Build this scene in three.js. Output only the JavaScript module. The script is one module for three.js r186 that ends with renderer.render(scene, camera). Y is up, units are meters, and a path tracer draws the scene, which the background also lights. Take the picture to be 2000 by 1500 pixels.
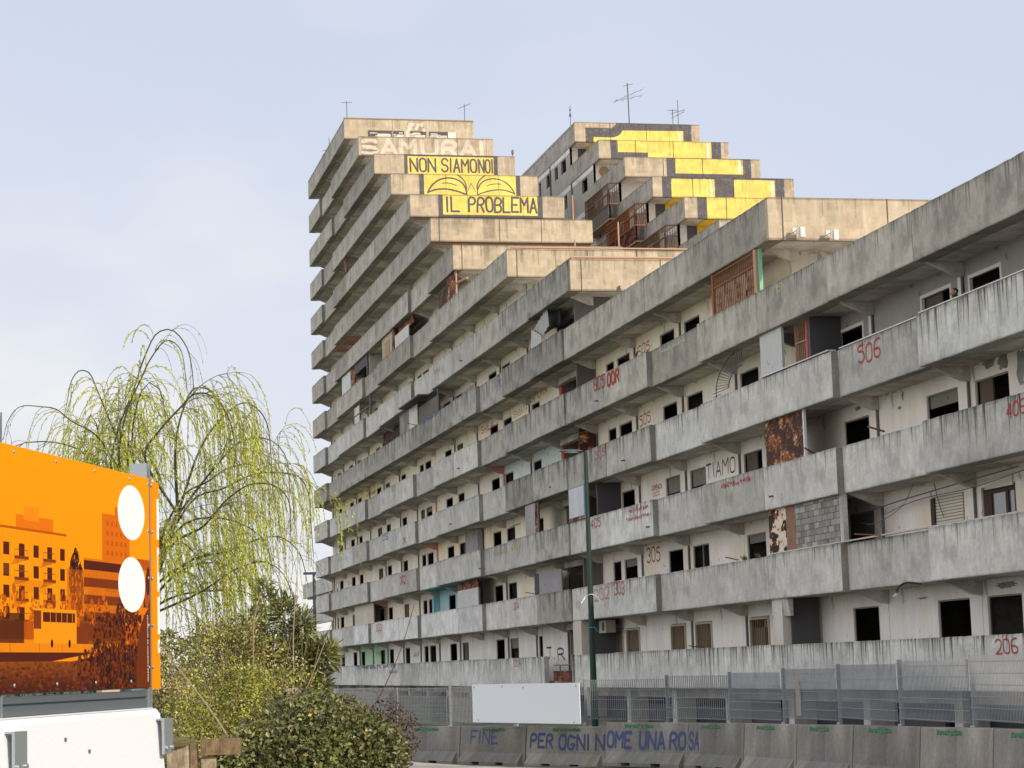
import * as THREE from 'three';
import { mergeGeometries } from 'three/addons/utils/BufferGeometryUtils.js';
import { MarchingCubes } from 'three/addons/objects/MarchingCubes.js';

// ------------------------------------------------------------------ camera, sky, sun, exposure
const CY = 3.3;                                   // eye height above the foot of the block
const scene = new THREE.Scene();
const camera = new THREE.PerspectiveCamera(19.776, 4 / 3, 0.5, 3000);
camera.position.set(0, CY, 0);
camera.setRotationFromMatrix(new THREE.Matrix4().makeBasis(
  new THREE.Vector3(0.21601511, -0.0311555, -0.97589283),
  new THREE.Vector3(0.13095916, 0.99138419, -0.00266209),
  new THREE.Vector3(0.96756766, -0.12722705, 0.21823406)));
camera.updateMatrixWorld();

const renderer = new THREE.WebGLRenderer({ antialias: true });
renderer.toneMapping = THREE.LinearToneMapping;
renderer.toneMappingExposure = 1.1;
renderer.shadowMap.enabled = true;

const SUN = new THREE.Vector3(0.75, 0.5, -0.42).normalize();
const clamp = (v, a = 0, b = 1) => Math.min(b, Math.max(a, v));
const lerp = (a, b, t) => a + (b - a) * t;
const sstep = (a, b, v) => { const t = clamp((v - a) / (b - a)); return t * t * (3 - 2 * t); };
function rng(seed) { let s = seed >>> 0; return () => { s = (s + 0x6d2b79f5) >>> 0; let t = Math.imul(s ^ (s >>> 15), 1 | s); t = (t + Math.imul(t ^ (t >>> 7), 61 | t)) ^ t; return ((t ^ (t >>> 14)) >>> 0) / 4294967296; }; }
// periodic value noise
function noiseGrid(n, m, seed) { const r = rng(seed), g = new Float32Array(n * m); for (let i = 0; i < g.length; i++) g[i] = r(); return { n, m, g }; }
function sampleGrid(G, u, v) {                      // u, v in 0..1, wraps
  const x = u * G.n, y = v * G.m, xi = Math.floor(x), yi = Math.floor(y); let fx = x - xi, fy = y - yi;
  fx = fx * fx * (3 - 2 * fx); fy = fy * fy * (3 - 2 * fy);
  const x0 = ((xi % G.n) + G.n) % G.n, x1 = (x0 + 1) % G.n, y0 = ((yi % G.m) + G.m) % G.m, y1 = (y0 + 1) % G.m;
  return lerp(lerp(G.g[y0 * G.n + x0], G.g[y0 * G.n + x1], fx), lerp(G.g[y1 * G.n + x0], G.g[y1 * G.n + x1], fx), fy);
}
function fbm(n, m, oct, seed) { const L = []; for (let i = 0; i < oct; i++) L.push(noiseGrid(n << i, m << i, seed + i * 17)); return (u, v) => { let a = 0, w = 0.5, s = 0; for (const g of L) { a += w * sampleGrid(g, u, v); s += w; w *= 0.55; } return a / s; }; }

{ // sky: pale blue with thin veils of cloud, whiter away from the sun and towards the horizon
  const W = 2048, H = 1024, d = new Float32Array(W * H * 4), f1 = fbm(40, 46, 6, 901), f2 = fbm(12, 14, 5, 77);
  for (let j = 0; j < H; j++) {
    const el = ((j + 0.5) / H - 0.5) * Math.PI, ce = Math.cos(el), se = Math.sin(el);
    for (let i = 0; i < W; i++) {
      const az = ((i + 0.5) / W - 0.5) * 2 * Math.PI, dx = ce * Math.cos(az), dz = ce * Math.sin(az);
      const e = clamp(se), k = Math.pow(e, 0.7);
      let c = [lerp(0.72, 0.32, k), lerp(0.755, 0.425, k), lerp(0.84, 0.67, k)];
      // thin veils of cloud, thicker low down and on the side away from the sun, where an unseen white haze is added as fill for the shaded facade
      const u = i / W, v = j / H, away = sstep(-0.55, 0.75, dz);
      const wisps = sstep(0.38, 0.62, f1(u, v) * 0.6 + f2(u, v) * 0.4);
      const veil = clamp(away * (0.35 + 0.9 * wisps) * lerp(1, 0.55, sstep(0.1, 0.6, e)) + (0.25 + 0.9 * wisps) * sstep(-0.42, 0.05, dz) * sstep(0.24, 0.08, e));
      const vb = lerp(0.84, 1.5, sstep(0.12, 0.85, dz));
      c = [lerp(c[0], 0.99 * vb, veil), lerp(c[1], 0.985 * vb, veil), lerp(c[2], 0.975 * vb, veil)];
      const mu = dx * SUN.x + se * SUN.y + dz * SUN.z, glow = 0.5 * Math.pow(clamp(mu), 8) + 0.9 * Math.pow(clamp(mu), 60);
      c[0] += glow; c[1] += glow * 0.95; c[2] += glow * 0.85;
      const o = (j * W + i) * 4; d[o] = c[0]; d[o + 1] = c[1]; d[o + 2] = c[2]; d[o + 3] = 1;
    }
  }
  const sky = new THREE.DataTexture(d, W, H, THREE.RGBAFormat, THREE.FloatType);
  sky.mapping = THREE.EquirectangularReflectionMapping; sky.magFilter = THREE.LinearFilter; sky.minFilter = THREE.LinearFilter; sky.needsUpdate = true;
  scene.background = sky; scene.environment = sky;
}
const sun = new THREE.DirectionalLight(new THREE.Color(1.0, 0.87, 0.70), 3.4);
sun.target.position.set(-70, 0, -20); sun.position.copy(sun.target.position).addScaledVector(SUN, 250);
sun.castShadow = true; sun.shadow.mapSize.set(4096, 4096); sun.shadow.radius = 1.5;
Object.assign(sun.shadow.camera, { left: -160, right: 160, top: 120, bottom: -120, near: 10, far: 500 });
scene.add(sun, sun.target);

// ------------------------------------------------------------------ naming helpers
const used = {};
function numbered(n) { if (!(n in used)) { used[n] = 0; return n; } used[n]++; return n + '_' + String(used[n]).padStart(3, '0'); }
function thing(name, label, category, pos = [0, 0, 0], turn = 0, group) {
  const o = new THREE.Group(); o.name = numbered(name); o.position.set(...pos); o.rotation.y = turn;
  o.userData = { label, category }; if (group) o.userData.group = group; scene.add(o); return o;
}
function tag(o, label, category, group) { o.userData = { ...o.userData, label, category }; if (group) o.userData.group = group; return o; }
function mesh(name, geo, mat, parent = scene, extra) {
  const g = Array.isArray(geo) ? mergeGeometries(geo.map((q) => { const n = q.index ? q.toNonIndexed() : q; for (const k of Object.keys(n.attributes)) if (!['position', 'normal', 'uv'].includes(k)) n.deleteAttribute(k); return n; })) : geo;
  const m = new THREE.Mesh(g, mat); m.name = parent === scene ? numbered(name) : name; m.castShadow = m.receiveShadow = true;
  if (extra) Object.assign(m.userData, extra); parent.add(m); return m;
}

// ------------------------------------------------------------------ geometry helpers
function soup(P, UV, C) {
  const g = new THREE.BufferGeometry(); g.setAttribute('position', new THREE.BufferAttribute(new Float32Array(P), 3));
  g.setAttribute('uv', new THREE.BufferAttribute(new Float32Array(UV), 2)); if (C) g.setAttribute('color', new THREE.BufferAttribute(new Float32Array(C), 3));
  g.computeVertexNormals(); return g;
}
// axis-aligned box between two corners, uv in metres along its own faces
function box(x0, x1, y0, y1, z0, z1, du = 0, dv = 0) {
  const P = [], U = [], q = (a, b, c, d, f) => { for (const p of [a, b, c, a, c, d]) { P.push(...p); U.push(...f(p)); } };
  const fx = (p) => [p[2] + du, p[1] + dv], fy = (p) => [p[0] + du, p[2] + dv], fz = (p) => [p[0] + du, p[1] + dv];
  q([x1, y0, z1], [x1, y0, z0], [x1, y1, z0], [x1, y1, z1], fx); q([x0, y0, z0], [x0, y0, z1], [x0, y1, z1], [x0, y1, z0], fx);
  q([x0, y1, z1], [x1, y1, z1], [x1, y1, z0], [x0, y1, z0], fy); q([x0, y0, z0], [x1, y0, z0], [x1, y0, z1], [x0, y0, z1], fy);
  q([x0, y0, z1], [x1, y0, z1], [x1, y1, z1], [x0, y1, z1], fz); q([x1, y0, z0], [x0, y0, z0], [x0, y1, z0], [x1, y1, z0], fz);
  return soup(P, U);
}
// prism along x of a (z, y) outline given counter-clockwise seen from +x with z to the left; uv(x, y, z)
function prismX(outline, x0, x1, uv, seg = 1, jitter = null) {
  const P = [], U = [], n = outline.length, pt = (k, i) => { const o = outline[k % n], x = lerp(x0, x1, i / seg); const j = jitter && i >= 0 ? jitter(k % n, i) : [0, 0]; return [x, o[1] + j[1], o[0] + j[0]]; };
  const put = (p) => { P.push(...p); U.push(...uv(...p)); };
  for (let i = 0; i < seg; i++) for (let k = 0; k < n; k++) { const a = pt(k, i), b = pt(k + 1, i), c = pt(k + 1, i + 1), d = pt(k, i + 1); for (const p of [a, d, c, a, c, b]) put(p); }
  for (const [i, flip] of [[0, true], [seg, false]]) {
    const tri = THREE.ShapeUtils.triangulateShape(outline.map((o) => new THREE.Vector2(o[0], o[1])), []);
    for (const t of tri) { const q = t.map((k) => pt(k, i)); if (!flip) q.reverse(); for (const p of q) put(p); }
  }
  return soup(P, U);
}
function tube(pts, r0, r1 = r0, sides = 6) {
  const cr = new THREE.CatmullRomCurve3(pts.map((p) => new THREE.Vector3(...p)), false, 'centripetal'), n = Math.max(2, pts.length >= 7 && r0 > 0.03 ? 48 : Math.min(24, pts.length * 3));
  const g = new THREE.TubeGeometry(cr, n, 1, sides, false), pos = g.attributes.position, c = new THREE.Vector3();
  for (let i = 0; i <= n; i++) { cr.getPointAt(i / n, c); const r = lerp(r0, r1, i / n); for (let k = 0; k <= sides; k++) { const q = i * (sides + 1) + k; pos.setXYZ(q, c.x + (pos.getX(q) - c.x) * r, c.y + (pos.getY(q) - c.y) * r, c.z + (pos.getZ(q) - c.z) * r); } }
  return g;
}
function rod(a, b, r, sides = 6) { const A = new THREE.Vector3(...a), B = new THREE.Vector3(...b), L = A.distanceTo(B), g = new THREE.CylinderGeometry(r, r, L, sides); g.translate(0, L / 2, 0); g.applyQuaternion(new THREE.Quaternion().setFromUnitVectors(new THREE.Vector3(0, 1, 0), B.clone().sub(A).normalize())); g.translate(...a); return g; }

const rdir = (r) => { const a = r() * 6.283, z = r() * 2 - 1, s = Math.sqrt(1 - z * z); return new THREE.Vector3(s * Math.cos(a), z, s * Math.sin(a)); };
const rdirOf = rdir;
const shade = (c, r, v = 0.3) => { const k = 1 + (r() - 0.5) * 2 * v; return c.map((q) => q * k); };
class Leaves {
  constructor() { this.p = []; this.c = []; }
  leaf(o, dir, nrm, len, wid, col) {                                              // two folded halves about the midrib
    const side = new THREE.Vector3().crossVectors(dir, nrm).normalize(), tip = o.clone().addScaledVector(dir, len), m = o.clone().addScaledVector(dir, len * 0.45), l = m.clone().addScaledVector(side, wid).addScaledVector(nrm, wid * 0.35), r = m.clone().addScaledVector(side, -wid).addScaledVector(nrm, wid * 0.35);
    for (const v of [o, l, tip, o, tip, r]) { this.p.push(v.x, v.y, v.z); this.c.push(...col); }
  }
  build() { return soup(this.p, new Float32Array(this.p.length / 3 * 2), this.c); }
}

// ------------------------------------------------------------------ textures
function dataTex(W, H, f, srgb = true, rx = 1, ry = 1) {
  const d = new Uint8Array(W * H * 4);
  for (let j = 0; j < H; j++) for (let i = 0; i < W; i++) { const c = f(i, j), o = (j * W + i) * 4; if (typeof c === 'number') { d[o] = d[o + 1] = d[o + 2] = clamp(c) * 255; } else { d[o] = clamp(c[0]) * 255; d[o + 1] = clamp(c[1]) * 255; d[o + 2] = clamp(c[2]) * 255; } d[o + 3] = 255; }
  const t = new THREE.DataTexture(d, W, H); t.wrapS = t.wrapT = THREE.RepeatWrapping; t.magFilter = THREE.LinearFilter; t.minFilter = THREE.LinearMipmapLinearFilter; t.generateMipmaps = true;
  if (srgb) t.colorSpace = THREE.SRGBColorSpace; t.repeat.set(rx, ry); t.needsUpdate = true; return t;
}
// balcony front: 16 m x 1.48 m of board-marked concrete with streaks that run down from the top edge
function streakField(W, H, count, seed, lenMul, strength) {
  const r = rng(seed), dark = new Float32Array(W * H), light = new Float32Array(W * H);
  for (let k = 0; k < count; k++) {
    const cluster = Math.floor(r() * 11) / 11, x = ((cluster + (r() - 0.5) * (r() < 0.7 ? 0.05 : 0.2) + (r() < 0.3 ? r() : 0)) % 1 + 1) % 1 * W, len = (0.08 + Math.pow(r(), 1.8) * 0.95) * lenMul * H, w = 0.8 + r() * r() * 6, a = (0.25 + r() * 0.75) * strength, wob = r() * 9, lit = r() < 0.22;
    for (let j = 0; j < Math.min(H, len); j++) {
      const t = j / len, ww = w * (1 - 0.65 * t) + 0.6, cx = x + Math.sin(j * 0.045 + wob) * 1.2, am = a * Math.pow(1 - t, 0.8);
      for (let q = -Math.ceil(ww * 1.6); q <= Math.ceil(ww * 1.6); q++) { const i = ((Math.round(cx + q)) % W + W) % W, k2 = am * Math.exp(-(q * q) / (ww * ww)), o = (H - 1 - j) * W + i; if (lit) light[o] = Math.max(light[o], k2); else dark[o] = 1 - (1 - dark[o]) * (1 - k2); }
    }
  }
  return { dark, light };
}
function parapetTex(seed, base, count, lenMul, strength, grime, moss) {
  const W = 1536, H = 160, A = fbm(24, 3, 5, seed), B = fbm(96, 4, 3, seed + 5), C = fbm(240, 22, 2, seed + 9), S = streakField(W, H, count, seed + 3, lenMul, strength), r = rng(seed + 1), Q = fbm(9, 2, 4, seed + 21);
  return dataTex(W, H, (i, j) => {
    const u = i / W, v = j / H, top = j / (H - 1);
    let k = 0.955 + 0.20 * (A(u, v) - 0.5) + 0.13 * (B(u, v) - 0.5) + 0.10 * (C(u, v) - 0.5) + (r() - 0.5) * 0.05;
    k *= 1 - grime * sstep(0.48, 0.8, A(u + 0.37, v * 0.7)) * 0.16;
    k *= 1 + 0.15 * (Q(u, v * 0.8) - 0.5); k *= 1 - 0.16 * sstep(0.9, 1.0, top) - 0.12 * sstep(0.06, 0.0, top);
    const s = S.dark[j * W + i], l = S.light[j * W + i];
    let c = [base[0] * k, base[1] * k, base[2] * k];
    const tone = sstep(0.30, 0.62, B(u, 0.3)) * moss;
    const st = [lerp(0.30, 0.31, tone), lerp(0.29, 0.28, tone), lerp(0.265, 0.15, tone)];
    c = c.map((q, n) => lerp(q, st[n] * 0.85, clamp(s * 1.05))); c = c.map((q) => lerp(q, 0.80, l * 0.38));
    return c;
  });
}
const TX = {
  parapetA: parapetTex(11, [0.815, 0.800, 0.770], 170, 0.6, 0.7, 0.8, 0.6),
  parapetB: parapetTex(23, [0.680, 0.660, 0.620], 330, 1.1, 0.95, 1.2, 0.35),
  parapetC: parapetTex(37, [0.870, 0.858, 0.840], 100, 0.6, 0.5, 0.5, 0.5),
  parapetD: parapetTex(51, [0.845, 0.833, 0.810], 210, 0.9, 1.0, 0.7, 0.95),
  parapetU: parapetTex(67, [0.730, 0.702, 0.650], 190, 0.7, 0.7, 0.8, 0.4),
};
{ // square tiles of 6 m
  const W = 768, A = fbm(6, 6, 6, 301), B = fbm(40, 9, 4, 302), C = fbm(128, 128, 2, 303), r = rng(5);
  TX.concrete = dataTex(W, W, (i, j) => { const u = i / W, v = j / W, k = 0.62 + 0.34 * (A(u, v) - 0.2) + 0.14 * (B(u, v) - 0.5) + 0.12 * (C(u, v) - 0.5) + (r() - 0.5) * 0.05; const w = sstep(0.5, 0.7, A(u + 0.5, v)); return [k, k * (0.985 - 0.015 * w), k * (0.95 - 0.04 * w)]; }, true, 1 / 6, 1 / 6);
  const D = fbm(5, 5, 6, 311), E = fbm(48, 12, 4, 312), F = fbm(18, 18, 4, 313), r2 = rng(6);
  TX.plaster = dataTex(W, W, (i, j) => { const u = i / W, v = j / W; let k = 0.955 + 0.10 * (D(u, v) - 0.5) + 0.07 * (E(u, v) - 0.5) + (r2() - 0.5) * 0.03; const peel = sstep(0.74, 0.78, F(u, v)) * 0.18; k -= peel; const y = sstep(0.5, 0.75, D(v, u)); return [k, k * (0.985 - 0.02 * y), k * (0.96 - 0.07 * y)]; }, true, 1 / 6, 1 / 6);
  const G1 = fbm(8, 8, 6, 321), G2 = fbm(64, 64, 3, 322), G3 = fbm(20, 40, 4, 323), r3 = rng(7);
  TX.rust = dataTex(512, 512, (i, j) => { const u = i / 512, v = j / 512, n = G1(u, v), m = G2(u, v), p = G3(u, v), ed = sstep(0.49, 0.64, n * 0.7 + p * 0.4); const dk = [0.25, 0.15, 0.12], og = [0.66, 0.38, 0.17], wh = [0.78, 0.68, 0.55]; let c = dk.map((q, k) => lerp(q, og[k], ed * (0.5 + 0.7 * m))); const w = sstep(0.64, 0.70, n * 0.55 + p * 0.5); return c.map((q, k) => lerp(q, wh[k], w) * (0.85 + 0.3 * m)); }, true, 1 / 2.6, 1 / 2.6);
  TX.rustwhite = dataTex(256, 512, (i, j) => { const u = i / 256, v = j / 512, n = G1(u * 0.8, v), m = G2(u, v), e = Math.abs(u - 0.5) * 2, s = sstep(0.50, 0.56, n * 0.8 + (1 - e) * 0.22), s2 = sstep(0.47, 0.5, n * 0.8 + (1 - e) * 0.22); const c = [0.86, 0.80, 0.72].map((q, k) => lerp(q, [0.72, 0.42, 0.18][k], s2)); return c.map((q, k) => lerp(q, [0.15, 0.10, 0.09][k], s) * (0.9 + 0.2 * m)); }, true, 1 / 1.9, 1 / 1.6);
  const H1 = fbm(10, 10, 6, 331), H2 = fbm(140, 140, 2, 332), r4 = rng(8);
  TX.ground = dataTex(768, 768, (i, j) => { const u = i / 768, v = j / 768, k = 0.42 + 0.28 * (H1(u, v) - 0.5) + 0.18 * (H2(u, v) - 0.5) + (r4() - 0.5) * 0.1, g = sstep(0.45, 0.6, H1(v, u)); return [k * lerp(1.05, 0.85, g), k * lerp(1.0, 0.95, g), k * lerp(0.9, 0.55, g)]; }, true, 1 / 9, 1 / 9);
  TX.fine = dataTex(512, 512, (i, j) => 0.5 + 0.5 * (H2(i / 512, j / 512) - 0.5) + 0.5 * (H1(i / 512, j / 512) - 0.5), false, 1 / 2, 1 / 2);
  TX.bark = dataTex(256, 256, (i, j) => { const k = 0.30 + 0.35 * (G3(i / 256, j / 1024) - 0.4) + 0.15 * (G2(i / 256, j / 256) - 0.5); return [k * 1.05, k, k * 0.82]; }, true, 1, 1);
  TX.wood = dataTex(256, 256, (i, j) => { const k = 0.58 + 0.4 * (E(j / 900, i / 256) - 0.5) + 0.2 * (G2(i / 256, j / 2048) - 0.5); return [k * 1.06, k * 0.95, k * 0.78]; }, true, 1, 1);
}
const std = (o) => new THREE.MeshStandardMaterial({ roughness: 0.9, metalness: 0, ...o });
const lin = (r, g, b) => new THREE.Color().setRGB(r, g, b);
const M = {
  concrete: std({ map: TX.concrete, bumpMap: TX.fine, bumpScale: 0.006 }),
  soffit: std({ map: TX.concrete, color: lin(1.1, 1.07, 1.05) }),
  plaster: std({ map: TX.plaster, bumpMap: TX.fine, bumpScale: 0.004 }),
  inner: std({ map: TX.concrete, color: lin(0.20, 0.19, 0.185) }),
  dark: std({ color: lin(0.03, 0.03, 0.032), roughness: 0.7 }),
  pipe: std({ color: lin(0.15, 0.14, 0.14) }),
  frame: std({ color: lin(0.24, 0.225, 0.21) }), frameWhite: std({ color: lin(0.70, 0.69, 0.67) }), frameBrown: std({ color: lin(0.07, 0.03, 0.025) }),
  rust: std({ map: TX.rust, roughness: 0.85, metalness: 0.1 }), rustwhite: std({ map: TX.rustwhite }), rustbar: std({ color: lin(0.30, 0.11, 0.04), roughness: 0.9 }), rustpale: std({ color: lin(0.50, 0.30, 0.18) }),
  galv: std({ color: lin(0.42, 0.45, 0.47), roughness: 0.45, metalness: 0.6, bumpMap: TX.fine, bumpScale: 0.002 }), fence: std({ color: lin(0.24, 0.25, 0.27), roughness: 0.55, metalness: 0.2 }), galvDark: std({ color: lin(0.16, 0.185, 0.21), roughness: 0.5, metalness: 0.4 }),
  green: std({ color: lin(0.005, 0.030, 0.021), roughness: 0.55 }), blackpaint: std({ color: lin(0.02, 0.021, 0.024), roughness: 0.5 }), navy: std({ color: lin(0.015, 0.03, 0.055), roughness: 0.5 }),
  red: std({ color: lin(0.55, 0.09, 0.06) }), salmon: std({ color: lin(0.56, 0.27, 0.23) }), white: std({ color: lin(0.78, 0.78, 0.78), roughness: 0.6 }), board: std({ color: lin(0.80, 0.82, 0.85), roughness: 0.5, map: TX.plaster }), sheet: std({ color: lin(0.74, 0.76, 0.80), roughness: 0.5 }),
  blue: std({ color: lin(0.03, 0.075, 0.20), roughness: 0.6 }), grey: std({ color: lin(0.30, 0.30, 0.32), map: TX.plaster }), pale: std({ color: lin(0.62, 0.66, 0.74), map: TX.plaster }),
  yellow: std({ color: lin(0.80, 0.55, 0.05), map: TX.plaster }), mint: std({ color: lin(0.50, 0.68, 0.52), map: TX.plaster }), charcoal: std({ color: lin(0.09, 0.085, 0.09) }), orange: std({ color: lin(0.75, 0.16, 0.01), roughness: 0.6 }),
  shutter: std({ color: lin(0.62, 0.58, 0.48), roughness: 0.6 }), block: std({ map: TX.concrete, color: lin(0.62, 0.60, 0.60), bumpMap: TX.fine, bumpScale: 0.01 }), mortar: std({ map: TX.concrete, color: lin(0.36, 0.35, 0.35) }),
  corr: std({ color: lin(0.36, 0.36, 0.37), roughness: 0.55, metalness: 0.35, map: TX.plaster }), tan: std({ color: lin(0.44, 0.31, 0.19), map: TX.plaster }),
  wood: std({ map: TX.wood, bumpMap: TX.wood, bumpScale: 0.003 }), wood2: std({ map: TX.wood, color: lin(0.62, 0.52, 0.42) }), bark: std({ map: TX.bark }),
  glass: new THREE.MeshPhysicalMaterial({ color: lin(0.35, 0.37, 0.4), roughness: 0.08, metalness: 0, transmission: 0.6, thickness: 0 }),
  screw: std({ color: lin(0.55, 0.57, 0.58), roughness: 0.3, metalness: 0.8 }),
};
const tintCache = {};
function tinted(base, r, g, b) { const k = base + r + g + b; if (!tintCache[k]) { const m = M[base].clone(); m.color = lin(r, g, b); tintCache[k] = m; } return tintCache[k]; }
const PM = {}; for (const k of 'ABCDU') [1, 0.76, 0.89, 1.07].forEach((t, i) => { PM[k + (i || '')] = std({ map: TX['parapet' + k], bumpMap: TX.fine, bumpScale: 0.005, color: lin(t, t * (i === 1 ? 0.99 : 1), t * (i === 1 ? 0.97 : 1)) }); });

// ------------------------------------------------------------------ stroke lettering (hand-drawn look)
const GLYPH = {
  0: '1001 0105 0516 1636 3645 4541 4130 3010', 1: '1526 2620', 2: '0516 1636 3645 4544 4432 3200 0040', 3: '0516 1636 3645 4544 4433 3323 2333 3342 4241 4130 3010 1001', 4: '3036 3602 0242', 5: '4606 0604 0434 3443 4341 4110 1001', 6: '4616 1604 0401 0110 1030 3041 4142 4233 3303', 7: '0646 4610', 8: '1303 0305 0516 1636 3645 4543 4313 1302 0201 0110 1030 3041 4142 4233', 9: '4313 1304 0405 0516 1636 3645 4540 4010',
  A: '0026 2640 0932 1232', B: '0006 0636 3645 4544 4433 3303 3342 4241 4130 3000', C: '4516 1605 0501 0110 1041', D: '0006 0626 2644 4442 4220 2000', E: '4606 0600 0040 0333', F: '0600 0646 0333', G: '4516 1605 0501 0110 1030 3042 4232 4222', H: '0006 4046 0343', I: '2026', J: '1646 3631 3120 2001', L: '0600 0040', M: '0006 0623 2346 4640', N: '0006 0640 4046', O: '1001 0105 0516 1636 3645 4541 4130 3010', P: '0006 0636 3645 4544 4433 3303', Q: '', R: '0006 0636 3645 4544 4433 3303 2340', S: '4536 3616 1605 0504 0413 1333 3342 4241 4130 3010 1001', T: '2026 0646', U: '0601 0110 1030 3041 4146', V: '0620 2046', X: '0046 0640', Z: '0646 4600 0040', '.': '2021', K: '0006 0246 1340', Y: '0623 2346 2320', '~': '',
};
function strokeText(ctx, text, x, y, w, h, lw, color, seed, blur = 0) {          // box with lower left corner x, y
  const r = rng(seed), wd = [...text].map((q) => (q === 'I' ? 0.5 : q === '.' ? 0.45 : q === '1' ? 0.7 : q === 'M' || q === 'N' ? 1.12 : 1)), sum = wd.reduce((a, b) => a + b, 0); let pen = x; ctx.strokeStyle = color; ctx.lineWidth = lw; ctx.lineCap = 'round'; ctx.lineJoin = 'round'; ctx.shadowColor = color; ctx.shadowBlur = blur;
  [...text].forEach((ch, i) => {
    const adv = w * wd[i] / sum, gx = pen + adv * (ch === 'I' || ch === '1' ? -0.2 : 0.12), gw = adv * (ch === '.' ? 0.5 : ch === 'I' || ch === '1' ? 1.3 : 0.74), loose = lw < 7 ? 2.6 : 1, dy = (r() - 0.5) * h * 0.06 * loose, sl = (r() - 0.5) * 0.14 * loose;
    pen += adv; if (ch === '~') return;
    const segs = (GLYPH[ch] || '').split(' ').filter((q) => q && q[1] !== '9'), chains = [];
    for (const q of segs) { const a = [+q[0], +q[1]], b = [+q[2], +q[3]], l = chains[chains.length - 1]; if (l && l[l.length - 1][0] === a[0] && l[l.length - 1][1] === a[1]) l.push(b); else chains.push([a, b]); }
    ctx.beginPath();
    for (let c of chains) {
      const round = '03568908BCDGJOPRSU'.includes(ch) && c.length > 3, closed = c[0][0] === c[c.length - 1][0] && c[0][1] === c[c.length - 1][1];
      if (round) for (let it = 0; it < 2; it++) { const o = closed ? [] : [c[0]]; for (let k = 0; k + 1 < c.length; k++) { o.push([lerp(c[k][0], c[k + 1][0], 0.25), lerp(c[k][1], c[k + 1][1], 0.25)], [lerp(c[k][0], c[k + 1][0], 0.75), lerp(c[k][1], c[k + 1][1], 0.75)]); } if (closed) o.push(o[0]); else o.push(c[c.length - 1]); c = o; }
      c.forEach((p, k) => { const x2 = gx + (p[0] / 4 + sl * (p[1] / 6 - 0.5)) * gw, y2 = y + dy - p[1] / 6 * h; k ? ctx.lineTo(x2, y2) : ctx.moveTo(x2, y2); });
    }
    ctx.stroke();
  });
  ctx.shadowBlur = 0;
}
function scribble(ctx, x, y, w, h, lw, color, seed) {                                  // illegible scrawl
  const r = rng(seed); ctx.strokeStyle = color; ctx.lineWidth = lw; ctx.lineCap = 'round'; ctx.lineJoin = 'round'; let cx = x + h * 0.2;
  while (cx < x + w - h * 0.3) { ctx.beginPath(); ctx.moveTo(cx, y - r() * h); for (let k = 0; k < 3 + r() * 3; k++) ctx.lineTo(cx + r() * h * 0.6, y - r() * h); ctx.stroke(); cx += h * (0.55 + r() * 0.35) + (r() < 0.2 ? h * 0.4 : 0); }
}
function canvas(w, h) { const c = document.createElement('canvas'); c.width = w; c.height = h; return c; }
function canvasTex(c) { const t = new THREE.CanvasTexture(c); t.colorSpace = THREE.SRGBColorSpace; t.generateMipmaps = true; t.minFilter = THREE.LinearMipmapLinearFilter; return t; }
function weather(c, amount, seed, sx = 1, sy = 1) {                                        // multiplies grain and stains into a canvas
  const ctx = c.getContext('2d'), im = ctx.getImageData(0, 0, c.width, c.height), d = im.data, A = fbm(12, 4, 5, seed), B = fbm(90, 4, 3, seed + 2), r = rng(seed);
  for (let j = 0; j < c.height; j++) for (let i = 0; i < c.width; i++) { const u = i / c.width * sx, v = j / c.height * sy, k = 1 + amount * (0.55 * (A(u, v) - 0.5) + 0.35 * (B(u, v) - 0.5) + (r() - 0.5) * 0.12), o = (j * c.width + i) * 4; for (let n = 0; n < 3; n++) d[o + n] = clamp(d[o + n] * k, 0, 255); }
  ctx.putImageData(im, 0, 0);
}

// ------------------------------------------------------------------ ground
const gy = (x, z) => { // height of the ground above the foot of the block
  const bank = CY - 1.3, mid = CY + lerp(-2.55, -2.1, clamp((x + 58) / 30)), t1 = sstep(-3.5, -10, z), t2 = sstep(-19, -23, z); let y = lerp(lerp(bank, mid, t1), -0.05, t2);
  const far = sstep(-75, -130, x) * (1 - t2); return lerp(y, 2.2, far);
};
{
  const P = [], U = [], xs = [], zs = [];
  for (let x = -1500; x <= 400; x += (x >= -130 && x < 20 ? 3 : 55)) xs.push(x); for (let z = -700; z <= 600; z += (z >= -28 && z < 6 ? 1 : 34)) zs.push(z);
  for (let i = 0; i + 1 < xs.length; i++) for (let j = 0; j + 1 < zs.length; j++) { const c = (x, z) => [x, gy(x, z), z], q = [c(xs[i], zs[j + 1]), c(xs[i + 1], zs[j + 1]), c(xs[i + 1], zs[j]), c(xs[i], zs[j])]; for (const k of [0, 1, 2, 0, 2, 3]) { P.push(...q[k]); U.push(q[k][0], q[k][2]); } }
  mesh('ground', soup(P, U), std({ map: TX.ground, roughness: 1 }), scene, { kind: 'structure' });
  // strip of road along the foot of the barriers
  const RP = [], RU = [], road = (x) => -8.8 - (x + 62) * 0.33; 
  for (let x = -75; x < -22; x += 1.5) { const f = (xx, o) => { const z = (xx < -50 ? lerp(-8.6, -12.9, clamp((xx + 64) / 14)) : -12.9) + o; return [xx, gy(xx, z) + 0.012, z]; }, q = [f(x, 3.2), f(x + 1.5, 3.2), f(x + 1.5, -0.4), f(x, -0.4)]; for (const k of [0, 1, 2, 0, 2, 3]) { RP.push(...q[k]); RU.push(q[k][0], q[k][2]); } }
  mesh('road', soup(RP, RU), std({ map: TX.concrete, color: lin(0.75, 0.72, 0.68) }), scene, { kind: 'structure' });
}

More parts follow.
